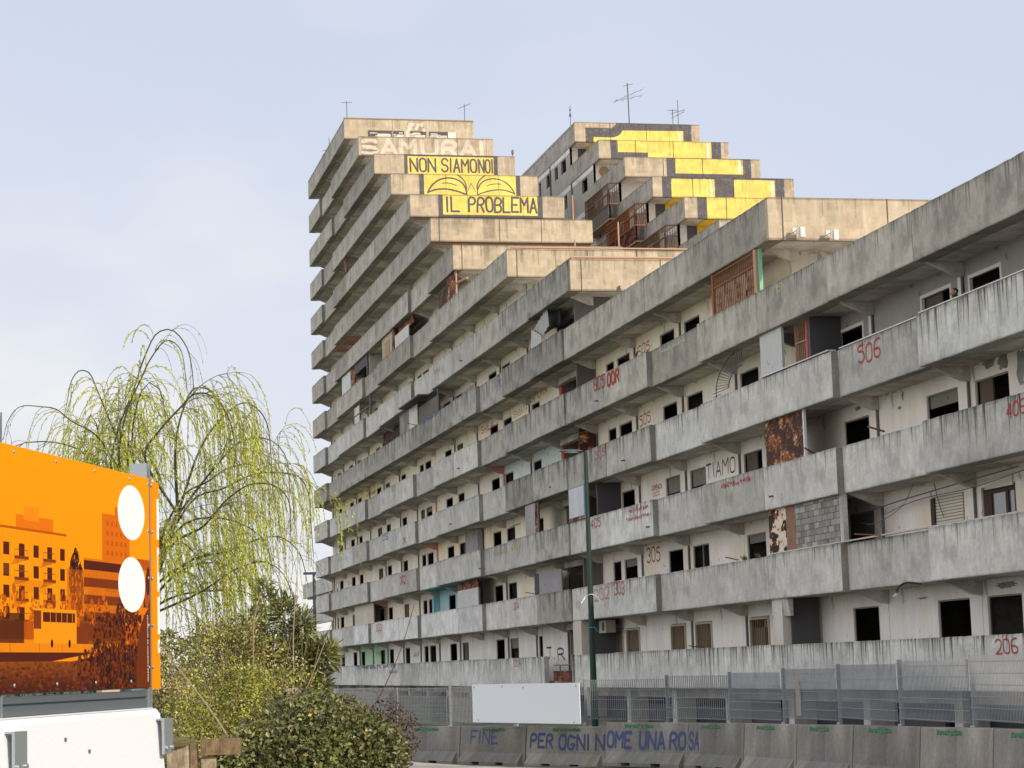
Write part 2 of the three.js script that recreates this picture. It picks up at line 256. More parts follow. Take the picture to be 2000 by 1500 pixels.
// ------------------------------------------------------------------ the long block
const MOD = 6.85, XB = -57.65, bx = (k) => XB - MOD * k;                        // module boundaries, k counts leftwards
const PT = (L) => CY + 0.45 + 3.02 * (L - 2) + (L === 16 ? 0.15 : 0), PB = (L) => PT(L) - (L === 16 ? 1.63 : 1.48);
const ENDS = { 16: -166.6, 15: -159.5, 14: -152.4, 13: -145.5, 12: -138.3, 11: -131.3, 10: -124.5, 9: -110.2, 8: -97.0, 7: -69.7, 6: 14, 5: 16, 4: 16, 3: 16, 2: 16, 17: -172 };
const LEFT = -188.9, ZO = -24.8, ZI = -25.02, ZW = -26.3, ZB = -35.1;
const front = thing('apartment_building', 'long weathered concrete apartment block with stepped balconies and red numbers', 'apartment building');
// inner (set-back) stretches of balcony front on each level
const INNER = { 15: [[-181.8, -174.7]], 14: [[-174.7, -168]], 13: [[-181.5, -174.7]], 12: [[-181.5, -174.7]], 11: [[-181.5, -174.7]], 10: [[-181.5, -174.7], [-140.1, -133]], 9: [[-181.2, -174.3], [-160.4, -153.5], [-139.8, -132.8]], 8: [[-181.2, -174.3], [-160.4, -153.5], [-139.8, -132.8]], 7: [[-181, -174], [-119.2, -112.4]], 6: [[-181, -173.8], [-160.4, -153.5], [-139.85, -132.8], [-119.25, -112.4], [-85.1, -78.2]], 16: [], 2: [] };
for (const L of [3, 4, 5]) INNER[L] = [[-181, -173.7], [-160.2, -153.4], [-139.6, -132.7], [-119.25, -112.4], [-85.0, -78.2], [-64.45, -57.65]];
const RETURN_SHADE = std({ map: TX.concrete, color: lin(0.52, 0.51, 0.50) });  // darker sheets over the jog faces, their shade put into the colour
const LPROF = (zf, yt, yb) => { const t = 0.24; return [[zf, yb + 0.02], [zf - 0.015, yb], [-25.35, yb], [-25.35, yb + 0.14], [zf - t, yb + 0.16], [zf - t, yt - 0.015], [zf - t + 0.015, yt], [zf - 0.015, yt], [zf, yt - 0.02]]; };
{
  let n = 0;
  for (let L = 2; L <= 16; L++) {
    const E = ENDS[L], cuts = [LEFT, E]; for (const [a, b] of INNER[L] || []) { if (a < E) cuts.push(a); if (b < E) cuts.push(b); }
    for (let k = -11; k < 22; k++) { const x = bx(k); if (x > LEFT + 1.2 && x < E - 1.2 && !cuts.some((c) => Math.abs(c - x) < 2.2)) cuts.push(x); }
    cuts.sort((a, b) => a - b);
    for (let i = 0; i + 1 < cuts.length; i++) {
      let a = cuts[i], b = cuts[i + 1]; if (b === E && L >= 7) b = E - 0.235; const mid = (a + b) / 2, inn = (INNER[L] || []).some(([p, q]) => mid > p && mid < q), core = mid > -105.6 && mid < -98.75 && L <= 8;
      if (L === 2 && core) { a = -99.0; if (b <= a) continue; }
      const r = rng(n * 31 + 7), zf = (inn ? ZI : ZO) + (core ? 0.08 : 0) + (r() - 0.5) * 0.02, yt = PT(L) + (r() - 0.5) * 0.05, yb = PB(L) + (r() - 0.5) * 0.02, off = r();
      const heavy = core || (L >= 5 && L <= 8 && mid > -112.4 && mid < -92);
      let kind = L >= 9 ? 'U' : heavy ? 'B' : L === 2 ? 'D' : mid < -120 ? (L <= 3 ? 'C' : 'A') : L >= 6 ? 'U' : (r() < 0.3 ? 'D' : 'A');
      if (L === 3 && mid < -146 && mid > -175) kind = 'C'; if (L === 8 && mid > -112) kind = 'B'; if (L === 7) kind = mid > -99 ? 'U' : 'B'; if (L === 6 && mid > -78) kind = 'U'; if ((L === 5 || L === 4) && mid > -57.65) kind = 'D';
      const near = mid > -120, seg = near ? Math.round((b - a) / 0.28) : 4, rr = rng(n + 999), rough = (L === 7 && mid > -99) ? 0.05 : near ? 0.016 : 0.02, J = {};
      const jit = (k, s) => { const kk = k + '_' + s; if (!(kk in J)) J[kk] = (k === 1 || k === 0) ? [0, Math.max(0, rr() - 0.55) * rough * (rr() < 0.2 ? 2 : 0.8)] : (k >= 7) ? [0, -Math.max(0, rr() - 0.5) * 0.03] : [0, 0]; return J[kk]; };
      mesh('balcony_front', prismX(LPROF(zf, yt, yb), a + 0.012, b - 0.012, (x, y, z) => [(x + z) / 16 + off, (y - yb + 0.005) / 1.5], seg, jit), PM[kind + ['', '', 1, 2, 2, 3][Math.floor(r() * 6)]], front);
      const nx = cuts[i + 2] !== undefined ? (cuts[i + 1] + cuts[i + 2]) / 2 : null; if (!inn && nx !== null && (INNER[L] || []).some(([p, q]) => nx > p && nx < q)) mesh('balcony_return_shade', box(b - 0.0115, b + 0.004, yb + 0.02, yt - 0.03, zf - 0.23, zf - 0.004, n * 0.7), RETURN_SHADE, front);
      n++;
    }
  }
}
for (let L = 2; L <= 5; L++) mesh('outer_wall', box(bx(-3) + 0.03, 11.5, PB(L) + 0.27, PB(L + 1) + 0.015, ZW - 0.22, ZW), M.plaster, front);   // plain stretch beyond the frame
// floor slabs, end walls of the terraces, back wall, cross walls
const roomEnd = (L) => Math.min(ENDS[L + 1] ?? -170, ENDS[L]) - 2.05;             // right end of the rooms of storey L (under slab L + 1)
for (let L = 2; L <= 16; L++) {
  const E = ENDS[L], yb = PB(L);
  mesh('floor_slab', box(LEFT + 0.02, E - 0.02, yb + 0.015, yb + 0.27, ZB + 0.02, -25.36), M.soffit, front);
  if (L < 16) {
    const re = roomEnd(L), y0 = yb + 0.27, y1 = PB(L + 1) + 0.015;
    mesh('end_wall', box(re - 0.22, re, y0, y1, ZB + 0.3, ZW - 0.01), L === 7 ? tinted('plaster', 0.78, 0.72, 0.6) : L === 8 ? tinted('plaster', 0.6, 0.74, 0.62) : tinted('plaster', 0.74, 0.70, 0.62), front);
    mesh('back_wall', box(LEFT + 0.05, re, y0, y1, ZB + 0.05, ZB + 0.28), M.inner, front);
  }
}
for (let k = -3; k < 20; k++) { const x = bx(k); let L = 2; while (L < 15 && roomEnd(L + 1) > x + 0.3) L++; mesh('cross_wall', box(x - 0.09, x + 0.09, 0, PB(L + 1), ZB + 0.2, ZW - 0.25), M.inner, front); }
// end faces of the terraces, each with its own painted front
const CONC = '#b9a88f';
function endCanvas(w, draw, seed, joints = [0.37, 0.72]) {
  const h = Math.round(w * 1.48 / 10.3), c = canvas(w, h), g = c.getContext('2d'); g.fillStyle = CONC; g.fillRect(0, 0, w, h);
  const r = rng(seed); for (let k = 0; k < 60; k++) { g.fillStyle = `rgba(${r() < 0.5 ? '70,62,50' : '215,200,175'},${0.04 + r() * 0.08})`; const x = r() * w, ww = 3 + r() * 40; g.fillRect(x, 0, ww, h * (0.2 + r() * 0.8)); }
  if (draw) draw(g, w, h, r);
  for (let k = 0; k < 70; k++) { g.fillStyle = `rgba(${r() < 0.6 ? '60,52,42' : '200,182,150'},${0.06 + r() * 0.16})`; const x = r() * w, ww = 1 + r() * 5; g.fillRect(x, 0, ww, h * (0.1 + r() * r() * 0.9)); } for (let k = 0; k < 500; k++) { g.fillStyle = `rgba(185,168,143,${r() * 0.45})`; g.fillRect(r() * w, r() * h, 1 + r() * 5, 1 + r() * 3); }
  g.fillStyle = 'rgba(55,48,40,0.8)'; for (const j of joints) g.fillRect(j * w - 1.2, 0, 2.4, h); g.fillStyle = 'rgba(70,60,48,0.35)'; g.fillRect(0, 0, w, h * 0.05); g.fillRect(0, h * 0.95, w, h * 0.05);
  weather(c, 0.42, seed); const t = canvasTex(c); return std({ map: t, bumpMap: TX.fine, bumpScale: 0.003 });
}
const YEL = '#e6ca66', DRK = '#5b585a', WHT = '#e9e2d4';
const mural = {
  16: (g, w, h, r) => { for (const [a, b] of [[0.18, 0.365], [0.375, 0.46], [0.49, 0.63], [0.65, 0.80]]) { g.fillStyle = '#5a5450'; g.fillRect(a * w, 0.56 * h, (b - a) * w, 0.36 * h); g.fillStyle = '#cfc6b6'; for (let k = 0; k < 7; k++) g.fillRect((a + r() * (b - a) * 0.6) * w, (0.62 + r() * 0.24) * h, (b - a) * w * (0.2 + r() * 0.25), h * 0.05); g.fillStyle = 'rgba(225,215,198,0.85)'; g.fillRect((a + (b - a) * 0.4) * w, 0.74 * h, (b - a) * 0.55 * w, 0.16 * h); }
    g.fillStyle = '#e6dcc8'; g.fillRect(0.8 * w, 0.58 * h, 0.06 * w, 0.34 * h); for (let k = 0; k < 26; k++) { g.beginPath(); g.ellipse((0.555 + (r() - 0.5) * 0.12) * w, (0.36 + (r() - 0.5) * 0.3) * h, 0.012 * w, 0.09 * h, 0, 0, 7); g.fillStyle = r() < 0.7 ? 'rgba(228,216,196,0.75)' : 'rgba(150,136,120,0.5)'; g.fill(); } g.fillStyle = 'rgba(226,216,200,0.8)'; g.fillRect(0.475 * w, 0.5 * h, 0.03 * w, 0.42 * h); },
  15: (g, w, h, r) => { const LT = [['S', 0.02, 0.135], ['A', 0.155, 0.285], ['M', 0.30, 0.425], ['U', 0.455, 0.585], ['R', 0.61, 0.725], ['A', 0.745, 0.87], ['I', 0.885, 0.945]];
    for (const [ch, a, b] of LT) { g.fillStyle = 'rgba(90,84,78,0.35)'; g.fillRect(b * w, 0, 2.5, h); strokeText(g, ch, (a - 0.004) * w, 0.9 * h, (b - a) * 1.12 * w, 0.74 * h, 0.028 * w, 'rgba(216,203,182,0.88)', 4); }
    g.fillStyle = 'rgba(105,98,94,0.6)'; for (const y of [0.03, 0.36, 0.68, 0.92]) g.fillRect(0.02 * w, y * h, 0.115 * w, 0.09 * h); g.fillStyle = 'rgba(190,176,150,1)'; for (let k = 0; k < 120; k++) g.fillRect(r() * w, r() * h, 1 + r() * 6, 1 + r() * 3); },
  14: (g, w, h) => { g.fillStyle = DRK; g.fillRect(0.21 * w, 0, 0.665 * w, h); g.fillStyle = YEL; g.fillRect(0.234 * w, 0.09 * h, 0.613 * w, 0.91 * h); strokeText(g, 'NON', 0.245 * w, 0.84 * h, 0.195 * w, 0.64 * h, 0.0135 * w, DRK, 3); strokeText(g, 'SIAMO', 0.47 * w, 0.84 * h, 0.26 * w, 0.64 * h, 0.013 * w, DRK, 8); strokeText(g, 'NOI', 0.735 * w, 0.84 * h, 0.112 * w, 0.64 * h, 0.012 * w, DRK, 6); },
  13: (g, w, h) => { g.fillStyle = DRK; g.fillRect(0.19 * w, 0, 0.688 * w, h); g.fillStyle = YEL; g.fillRect(0.222 * w, 0, 0.626 * w, h); g.strokeStyle = DRK; g.lineWidth = 0.011 * w; g.lineCap = 'round'; g.lineJoin = 'round';
    const eye = (x0, x1, s) => { const X = (t) => (s > 0 ? lerp(x0, x1, t) : lerp(x1, x0, t)) * w; g.beginPath(); g.moveTo(X(0), 0.88 * h); g.bezierCurveTo(X(0.12), 0.35 * h, X(0.35), 0.12 * h, X(0.62), 0.18 * h); g.bezierCurveTo(X(0.82), 0.25 * h, X(0.97), 0.45 * h, X(0.97), 0.95 * h); g.stroke(); g.beginPath(); g.moveTo(X(0), 0.88 * h); g.bezierCurveTo(X(0.25), 0.62 * h, X(0.55), 0.62 * h, X(0.97), 0.95 * h); g.stroke(); g.lineWidth = 0.006 * w; g.beginPath(); g.moveTo(X(0.36), 0.42 * h); g.quadraticCurveTo(X(0.55), 0.38 * h, X(0.72), 0.52 * h); g.stroke(); g.lineWidth = 0.0085 * w; g.beginPath(); g.moveTo(X(0.75), 0.02 * h); g.quadraticCurveTo(X(0.98), 0.25 * h, X(0.97), 0.7 * h); g.stroke(); };
    eye(0.245, 0.517, 1); eye(0.574, 0.838, -1); g.lineWidth = 0.004 * w; g.beginPath(); g.moveTo(0.515 * w, 0.8 * h); g.lineTo(0.54 * w, 0.4 * h); g.lineTo(0.572 * w, 0.8 * h); g.stroke(); },
  12: (g, w, h) => { g.fillStyle = DRK; g.fillRect(0.18 * w, 0, 0.678 * w, h); g.fillStyle = YEL; g.fillRect(0.21 * w, 0, 0.614 * w, 0.89 * h); strokeText(g, 'IL', 0.222 * w, 0.75 * h, 0.10 * w, 0.64 * h, 0.0135 * w, DRK, 2); strokeText(g, 'PROBLEMA', 0.37 * w, 0.75 * h, 0.455 * w, 0.64 * h, 0.0135 * w, DRK, 12); },
};
const rear_mural = {
  16: (g, w, h) => { g.fillStyle = DRK; g.beginPath(); g.moveTo(0.085 * w, h); g.lineTo(0.085 * w, 0.27 * h); g.lineTo(0.29 * w, 0.27 * h); g.quadraticCurveTo(0.32 * w, 0.2 * h, 0.335 * w, 0); g.lineTo(0.933 * w, 0); g.lineTo(0.933 * w, h); g.fill(); g.fillStyle = YEL; g.beginPath(); g.moveTo(0.148 * w, h); g.lineTo(0.148 * w, 0.74 * h); g.lineTo(0.30 * w, 0.74 * h); g.quadraticCurveTo(0.36 * w, 0.68 * h, 0.38 * w, 0.38 * h); g.lineTo(0.867 * w, 0.34 * h); g.lineTo(0.867 * w, h); g.fill(); g.fillStyle = WHT; g.fillRect(0.83 * w, 0.45 * h, 0.018 * w, 0.55 * h); },
  15: (g, w, h) => { g.fillStyle = DRK; g.fillRect(0.09 * w, 0, 0.85 * w, h); g.fillStyle = YEL; g.fillRect(0.145 * w, 0, 0.72 * w, 0.64 * h); g.fillRect(0.375 * w, 0, 0.49 * w, h); g.fillStyle = WHT; g.fillRect(0.83 * w, 0.05 * h, 0.018 * w, 0.95 * h); },
  14: (g, w, h) => { g.fillStyle = DRK; g.fillRect(0.305 * w, 0, 0.625 * w, h); g.fillStyle = YEL; g.fillRect(0.37 * w, 0.03 * h, 0.5 * w, 0.76 * h); g.fillStyle = WHT; g.fillRect(0.835 * w, 0.1 * h, 0.018 * w, 0.62 * h); },
  13: (g, w, h) => { g.fillStyle = DRK; g.fillRect(0.065 * w, 0, 0.865 * w, h); g.fillStyle = YEL; g.fillRect(0.13 * w, 0.1 * h, 0.305 * w, 0.9 * h); g.fillRect(0.57 * w, 0.1 * h, 0.294 * w, 0.9 * h); g.fillStyle = WHT; g.fillRect(0.405 * w, 0.15 * h, 0.015 * w, 0.82 * h); g.fillRect(0.835 * w, 0.15 * h, 0.018 * w, 0.82 * h); },
  12: (g, w, h) => { g.fillStyle = DRK; g.fillRect(0.085 * w, 0, 0.065 * w, h); g.fillStyle = YEL; g.fillRect(0.15 * w, 0, 0.72 * w, h); g.fillStyle = DRK; g.fillRect(0.87 * w, 0, 0.06 * w, h); },
};
function endFace(parent, L, E, z0, z1, mat) {                                       // panel across the end of level L, facing +x
  const yb = PB(L), yt = PT(L), g = box(E - 0.24, E, yb, yt, z1, z0), uv = g.attributes.uv, p = g.attributes.position;
  for (let i = 0; i < uv.count; i++) uv.setXY(i, (z0 - p.getZ(i)) / (z0 - z1), (p.getY(i) - yb) / (yt - yb));
  mesh('terrace_front', g, mat, parent);
}
for (let L = 7; L <= 16; L++) endFace(front, L, ENDS[L], ZO - 0.0, ZB, endCanvas(L >= 12 ? 1024 : 512, mural[L], 40 + L, L >= 12 ? [0.37, 0.73] : [0.05, 0.42, 0.68]));
// rusty rails along the tops of two terraces, streak of rust-brown membrane under another
for (const L of [9, 8]) mesh('rail', rod([ENDS[L] - 0.1, PT(L) + 0.1, ZO - 0.2], [ENDS[L] - 0.1, PT(L) + 0.1, ZB + 0.3], 0.055), M.rustpale, front);
mesh('rail', rod([ENDS[8] - 0.1, PT(8) + 0.1, ZO - 0.12], [ENDS[8] - 9, PT(8) + 0.1, ZO - 0.12], 0.05), M.rustpale, front);
for (const [x, y, z, h] of [[-131.4, PT(11), -33.9, 1.6], [-124.6, PT(10) - 1.3, -34.9, 2.8], [-124.6, PT(10) - 1.3, -32.2, 1.7]]) mesh('rail_post', rod([x, y, z], [x, y + h, z], 0.05), M.rustpale, front);
mesh('roof_flashing', box(ENDS[16] - 0.2, ENDS[16] + 0.03, PT(16) + 0.003, PT(16) + 0.06, ZB, ZO + 0.02), M.tan, front);
mesh('edge_beam', box(ENDS[11] - 0.5, ENDS[11] - 0.26, PB(11) - 0.14, PB(11) - 0.002, ZB, ZO - 0.3), std({ color: lin(0.33, 0.17, 0.11) }), front);
mesh('edge_beam', box(ENDS[12] - 0.5, ENDS[12] - 0.26, PB(12) - 0.14, PB(12) - 0.002, ZB, ZO - 0.3), std({ color: lin(0.28, 0.19, 0.14) }), front);

// outer walls with their door openings, module by module
const HOLES = [[-0.37, -0.05], [0.12, 0.45], [1.12, 1.44], [2.64, 2.95], [3.63, 3.94], [4.14, 4.44], [5.14, 5.45], [5.53, 5.73], [7.68, 7.95], [8.66, 8.97], [9.18, 9.5], [10.66, 10.94], [11.2, 11.52], [12.23, 12.55], [12.63, 12.85], [13.66, 13.94], [14.66, 14.94], [15.24, 15.54], [16.66, 16.94], [17.27, 17.57], [18.27, 18.57], [18.72, 18.87]];
const wallTint = (L, k) => { // L storey, k module index (between bx(k) and bx(k + 1))
  if (L === 5 && k >= 7 && k <= 8) return [0.72, 0.83, 0.87]; if (L === 3 && k === 11) return [0.42, 0.66, 0.72]; if (L === 3 && k === 10) return [0.60, 0.77, 0.78]; if (L === 2 && k >= 15 && k <= 16) return [0.52, 0.76, 0.55];
  if (L === 6 && k >= 15 && k <= 17) return [0.93, 0.83, 0.50]; if (L === 4 && k >= 9 && k <= 11) return [0.95, 0.88, 0.68]; if (L === 2) return [0.88, 0.87, 0.89]; if (L === 5 && k <= 1) return [0.36, 0.35, 0.35]; if (L >= 6) return [0.95, 0.88, 0.74]; if (L <= 4 && k < 6) return [0.93, 0.88, 0.86]; return [0.94, 0.88, 0.79];
};
for (let L = 2; L <= 15; L++) {
  const re = roomEnd(L), y0 = PB(L) + 0.27, y1 = PB(L + 1) + 0.015, yd = PT(L) + 1.09;
  for (let k = -3; k <= 19; k++) {
    if (k === 6 && L <= 7) continue;                                                 // open stair core
    let a = k === 19 ? LEFT + 0.1 : bx(k + 1) + 0.02, b = bx(k) - 0.02; if (a > re - 0.5) continue; b = Math.min(b, re - 0.23);
    const holes = HOLES.map(([p, q]) => (p === 7.68 && L <= 3 ? [7.83, 7.96] : [p, q])).map(([p, q]) => [bx(q), bx(p)]).filter(([p, q]) => p > a && q < b).sort((p, q) => p[0] - q[0]);
    const parts = []; let x = a;
    for (const [p, q] of holes) { parts.push(box(x, p, y0, y1, ZW - 0.08, ZW)); parts.push(box(p, q, yd, y1, ZW - 0.08, ZW)); x = q; }
    parts.push(box(x, b, y0, y1, ZW - 0.08, ZW));
    mesh('outer_wall', parts, tinted('plaster', ...wallTint(L, k)), front);
    for (const [p, q] of holes) { // reveal frame of each opening, as a part of its own
      const w = 0.045, near = p > -70 && L === 5, m = near ? M.frameWhite : M.frame, e = near ? 0.06 : 0.0, z0 = ZW - 0.07, z1 = ZW + (near ? 0.03 : -0.045);
      const f = mesh('window', [box(p + 0.001, p + w + e, y0, yd - 0.001, z0, z1), box(q - w - e, q - 0.001, y0, yd - 0.001, z0, z1), box(p + w + e, q - w - e, yd - w - e, yd - 0.001, z0, z1)], m, front);
    }
  }
}
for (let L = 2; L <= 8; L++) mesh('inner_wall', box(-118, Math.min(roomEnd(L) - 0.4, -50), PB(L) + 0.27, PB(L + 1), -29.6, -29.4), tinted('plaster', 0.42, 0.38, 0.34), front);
{ const r = rng(606); for (let L = 2; L <= 9; L++) for (const [p, q] of HOLES) { if (r() > 0.3) continue; const a = bx(q), b = bx(p); if (b > roomEnd(L) - 1 || (L <= 3 && p > -0.4 && p < 1.5)) continue; const y0 = PB(L) + 0.27, y1 = PT(L) + 1.05, t = r(); if (t < 0.4) mesh('door_leaf', box(a + 0.08, a + 0.08 + (b - a) * (0.3 + r() * 0.3), y0, y1, ZW - 0.16, ZW - 0.11), tinted('grey', 0.12, 0.09, 0.07), front); else if (t < 0.7) mesh('roller_shutter', box(a + 0.05, b - 0.05, y1 - 0.25 - r() * 0.5, y1, ZW - 0.13, ZW - 0.1), tinted('grey', 0.22, 0.21, 0.19), front); else mesh('mullion', box((a + b) / 2 - 0.03, (a + b) / 2 + 0.03, y0, y1, ZW - 0.12, ZW - 0.08), tinted('grey', 0.3, 0.28, 0.26), front); } }
// brackets under the balconies and the dark pipes at the joints of the walls
for (let L = 3; L <= 16; L++) {
  for (let k = -2; k <= 19; k++) { const x = bx(k); if (x > ENDS[L] - 1 || x < LEFT + 0.3) continue; const y = PB(L) + 0.012; mesh('bracket', prismX([[-25.2, y], [-25.2, y - 0.03], [-26.05, y - 0.40], [-26.29, y - 0.42], [-26.29, y]], x - 0.09, x + 0.09, (px, py, pz) => [pz, py]), (L === 6 && k === 9) || (L === 5 && k === 12) || (L === 4 && k === 15) ? M.salmon : M.soffit, front); }
}
for (let L = 2; L <= 15; L++) for (let k = -1; k <= 19; k++) { const r = rng(L * 50 + k), x = bx(k); if (x > roomEnd(L) - 1 || r() < 0.25) continue; const pink = (k === 9 && (L === 5 || L === 4)) || (k === 15 && L === 3) || (k === 12 && (L === 4 || L === 5)); mesh(pink ? 'painted_pillar' : 'drain_pipe', pink ? box(x - 0.2, x + 0.2, PB(L) + 0.27, PB(L + 1) - 0.4, ZW, ZW + 0.06) : rod([x, PB(L) + 0.3, ZW + 0.05], [x, PB(L + 1) - 0.4, ZW + 0.05], 0.045), pink ? M.salmon : M.pipe, front); }
// stair core: back wall, landings and raking stair beams in the dark recess
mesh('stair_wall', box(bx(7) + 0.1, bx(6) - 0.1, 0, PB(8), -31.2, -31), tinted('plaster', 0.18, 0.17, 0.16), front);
for (let L = 2; L <= 7; L++) { const y = PB(L) + 0.27;
  for (const s of [0, 1]) mesh('stair_flight', prismX([[-27.2 - s * 1.5, y + 1.35 * s], [-27.2 - s * 1.5, y + 1.35 * s + 0.2], [-28.6 - s * 1.5, y + 1.35 * s + 1.55], [-28.6 - s * 1.5, y + 1.35 * s + 1.35]].reverse(), bx(7) + 0.3, bx(6) - 3.4, (x, yy, z) => [x, yy]), M.soffit, front);
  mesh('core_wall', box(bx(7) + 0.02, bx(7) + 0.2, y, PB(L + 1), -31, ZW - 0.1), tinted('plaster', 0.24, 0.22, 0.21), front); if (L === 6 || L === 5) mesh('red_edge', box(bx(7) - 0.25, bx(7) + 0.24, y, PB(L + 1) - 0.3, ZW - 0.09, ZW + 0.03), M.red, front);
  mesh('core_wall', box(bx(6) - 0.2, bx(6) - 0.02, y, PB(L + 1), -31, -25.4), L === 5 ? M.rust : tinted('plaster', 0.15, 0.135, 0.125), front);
  mesh('stair_beam', box(bx(7) + 0.2, bx(6) - 0.2, PB(L + 1) - 0.3, PB(L + 1), -26.4, -26.1), M.soffit, front); }
// ground storey
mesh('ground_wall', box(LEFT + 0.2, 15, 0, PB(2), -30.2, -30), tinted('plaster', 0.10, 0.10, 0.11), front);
for (let k = -3; k <= 19; k++) { mesh('ground_pillar', box(bx(k) - 0.28, bx(k) + 0.28, 0, PB(2) + 0.01, -26.2, -25.4), M.concrete, front); if (k < 19) { const r = rng(k + 90); mesh('ground_panel', box(bx(k + 1) + 0.3, bx(k) - 0.3 - (k % 3 === 0 ? 2.5 : 0), 0, PB(2) - 0.02 - (r() < 0.5 ? 0.7 : 0), -26.35, -26.2), k >= 10 && k <= 12 ? M.blue : k > 6 ? M.charcoal : k % 2 ? M.dark : M.charcoal, front); } }
mesh('ground_lintel', box(LEFT + 0.2, 15, PB(2) - 0.4, PB(2) - 0.01, -26.0, -25.75), M.concrete, front);
mesh('ground_kerb', box(LEFT, 15, -0.1, 0.25, -25.3, -24.6), M.blue, front);

// enclosures and screens that the tenants put between the balconies
const g3 = (name, geo, mat) => mesh(name, geo, mat, front);
function barGrille(name, x0, x1, y0, y1, z, mat, pitch, rails, post = 0.05, back = null) {
  const G = []; for (let x = x0; x <= x1 + 1e-6; x += pitch) G.push(box(x - 0.012, x + 0.012, y0, y1, z - 0.012, z + 0.012)); for (const y of rails) G.push(box(x0, x1, y - 0.02, y + 0.02, z + 0.013, z + 0.04)); for (const x of [x0, x1]) G.push(box(x - post, x + post, y0, y1, z - 0.05, z + 0.06)); return g3(name, G, mat);
}
{ // ornamental rusty cage on storey 6
  const y0 = PT(6) + 0.0, y1 = PB(7) - 0.02, z = -24.92; barGrille('rusty_cage', -76.3, -71.45, y0, y1, z, M.rustbar, 0.2, [y0 + 0.06, y0 + 1.0, y1 - 0.06], 0.08);
  const G = []; for (const x of [-76.1, -74.9, -73.75, -72.55]) { G.push(box(x, x + 0.95, y0 + 0.1, y0 + 0.98, z - 0.05, z - 0.03)); }
  g3('cage_sheet', G, std({ map: TX.plaster, color: lin(0.50, 0.42, 0.36) }));
  const O = []; for (const x of [-75.6, -74.45, -73.3, -72.1]) for (const yy of [0.3, 0.62]) { O.push(box(x - 0.22, x + 0.22, y0 + yy, y0 + yy + 0.03, z + 0.045, z + 0.07)); O.push(box(x - 0.14, x - 0.11, y0 + yy - 0.12, y0 + yy + 0.12, z + 0.045, z + 0.07)); O.push(box(x + 0.11, x + 0.14, y0 + yy - 0.12, y0 + yy + 0.12, z + 0.045, z + 0.07)); } g3('cage_ornament', O, M.rustbar);
  g3('cage_post', box(-71.5, -71.25, y0, y1, z - 0.1, z + 0.1), M.rustpale); g3('cage_post', box(-71.2, -71.12, y0, y1, z - 0.1, z + 0.02), tinted('grey', 0.25, 0.6, 0.42));
}
g3('rust_sheet', box(-71.45, -69.55, PT(4) + 0.02, PB(5) - 0.01, -25.02, -24.96), M.rust); g3('rust_sheet', box(-69.54, -67.7, PT(4) + 0.02, PB(5) - 0.01, -25.03, -24.97, 1.3, 0.7), M.rust); g3('sheet_frame', box(-67.7, -67.6, PT(4) + 0.01, PB(5), -25.04, -24.95), M.white);
g3('rusty_door_sheet', box(-71.5, -69.75, PT(3) + 0.02, PB(4) - 0.01, -25.02, -24.96), M.rustwhite); g3('brown_sheet', box(-69.74, -68.9, PT(3) + 0.02, PB(4) - 0.01, -25.03, -24.97), tinted('grey', 0.30, 0.16, 0.11));
{ // wall of concrete blocks filling storey 3
  const y0 = PT(3) + 0.02, y1 = PB(4) - 0.01; g3('block_bedding', box(-68.88, -64.75, y0, y1, -25.14, -24.985), M.mortar);
  const r = rng(77); let row = 0; for (let y = y0 + 0.005; y < y1 - 0.1; y += 0.2, row++) for (let x = -68.86 + (row % 2 ? -0.25 : 0); x < -64.8; x += 0.5) { const a = Math.max(x, -68.86) + 0.01, b = Math.min(x + 0.48, -64.76); if (b - a < 0.08) continue; const d = r() * 0.02, t = 0.45 + r() * 0.3; g3('block', box(a, b, y + 0.008, Math.min(y + 0.192, y1), -25.1, -24.968 + d, r() * 5, r() * 5), tinted('block', +t.toFixed(1), +(t * 0.97).toFixed(2), +(t * 0.98).toFixed(2))); }
  g3('block_post', box(-64.74, -64.48, y0, y1, -25.1, -24.94), M.concrete);
}
g3('white_screen', box(-71.5, -69.3, PT(5) + 0.02, PB(6) - 0.01, -25.02, -24.93), tinted('board', 0.55, 0.56, 0.57));
barGrille('barred_screen', -69.1, -67.6, PT(5) + 0.02, PB(6) - 0.01, -25.4, M.rustpale, 0.17, [PT(5) + 0.9], 0.03); g3('red_post', box(-67.85, -67.7, PT(5) + 0.02, PB(6), -25.4, -25.25), M.red);
g3('side_wall', box(-67.5, -67.3, PT(5) - 1.2, PB(6), -26.28, -25.2), M.charcoal);
{ // fan-shaped wire grille on storey 5
  const cx = -74.6, y0 = PT(5) + 0.35, z = -25.3, G = []; for (let k = 0; k <= 16; k++) { const a = Math.PI * (0.5 + 0.5 * k / 16), c = Math.cos(a), s = Math.sin(a); G.push(rod([cx + c * 1.6, y0 + s * 0.62, z], [cx + c * 3.1, y0 + s * 1.22, z], 0.014)); } const arc = (r, ry) => tube(Array.from({ length: 9 }, (_, k) => { const a = Math.PI * (0.5 + 0.5 * k / 8); return [cx + Math.cos(a) * r, y0 + Math.sin(a) * ry, z]; }), 0.022); G.push(arc(1.6, 0.62), arc(3.1, 1.22)); for (const y of [0.0, 0.25, 0.5]) G.push(rod([cx - 3.5, y0 - y * 0.5, z], [cx - 2.6, y0 - y * 0.5, z], 0.014)); G.push(rod([cx - 3.1, y0 - 0.5, z], [cx - 3.1, y0 + 0.1, z], 0.02)); g3('wire_fan_grille', G, M.pipe);
}
g3('blue_white_sheet', box(-98.5, -95.75, PT(4) + 0.03, PB(5) - 0.03, -24.78, -24.73), M.pale); g3('sheet_rust', box(-98.5, -95.75, PT(4) + 0.03, PT(4) + 0.17, -24.729, -24.72), M.rust);
g3('side_wall', box(-95.3, -95.1, PT(4) - 1.2, PB(5), -26.28, -25.2), M.charcoal);
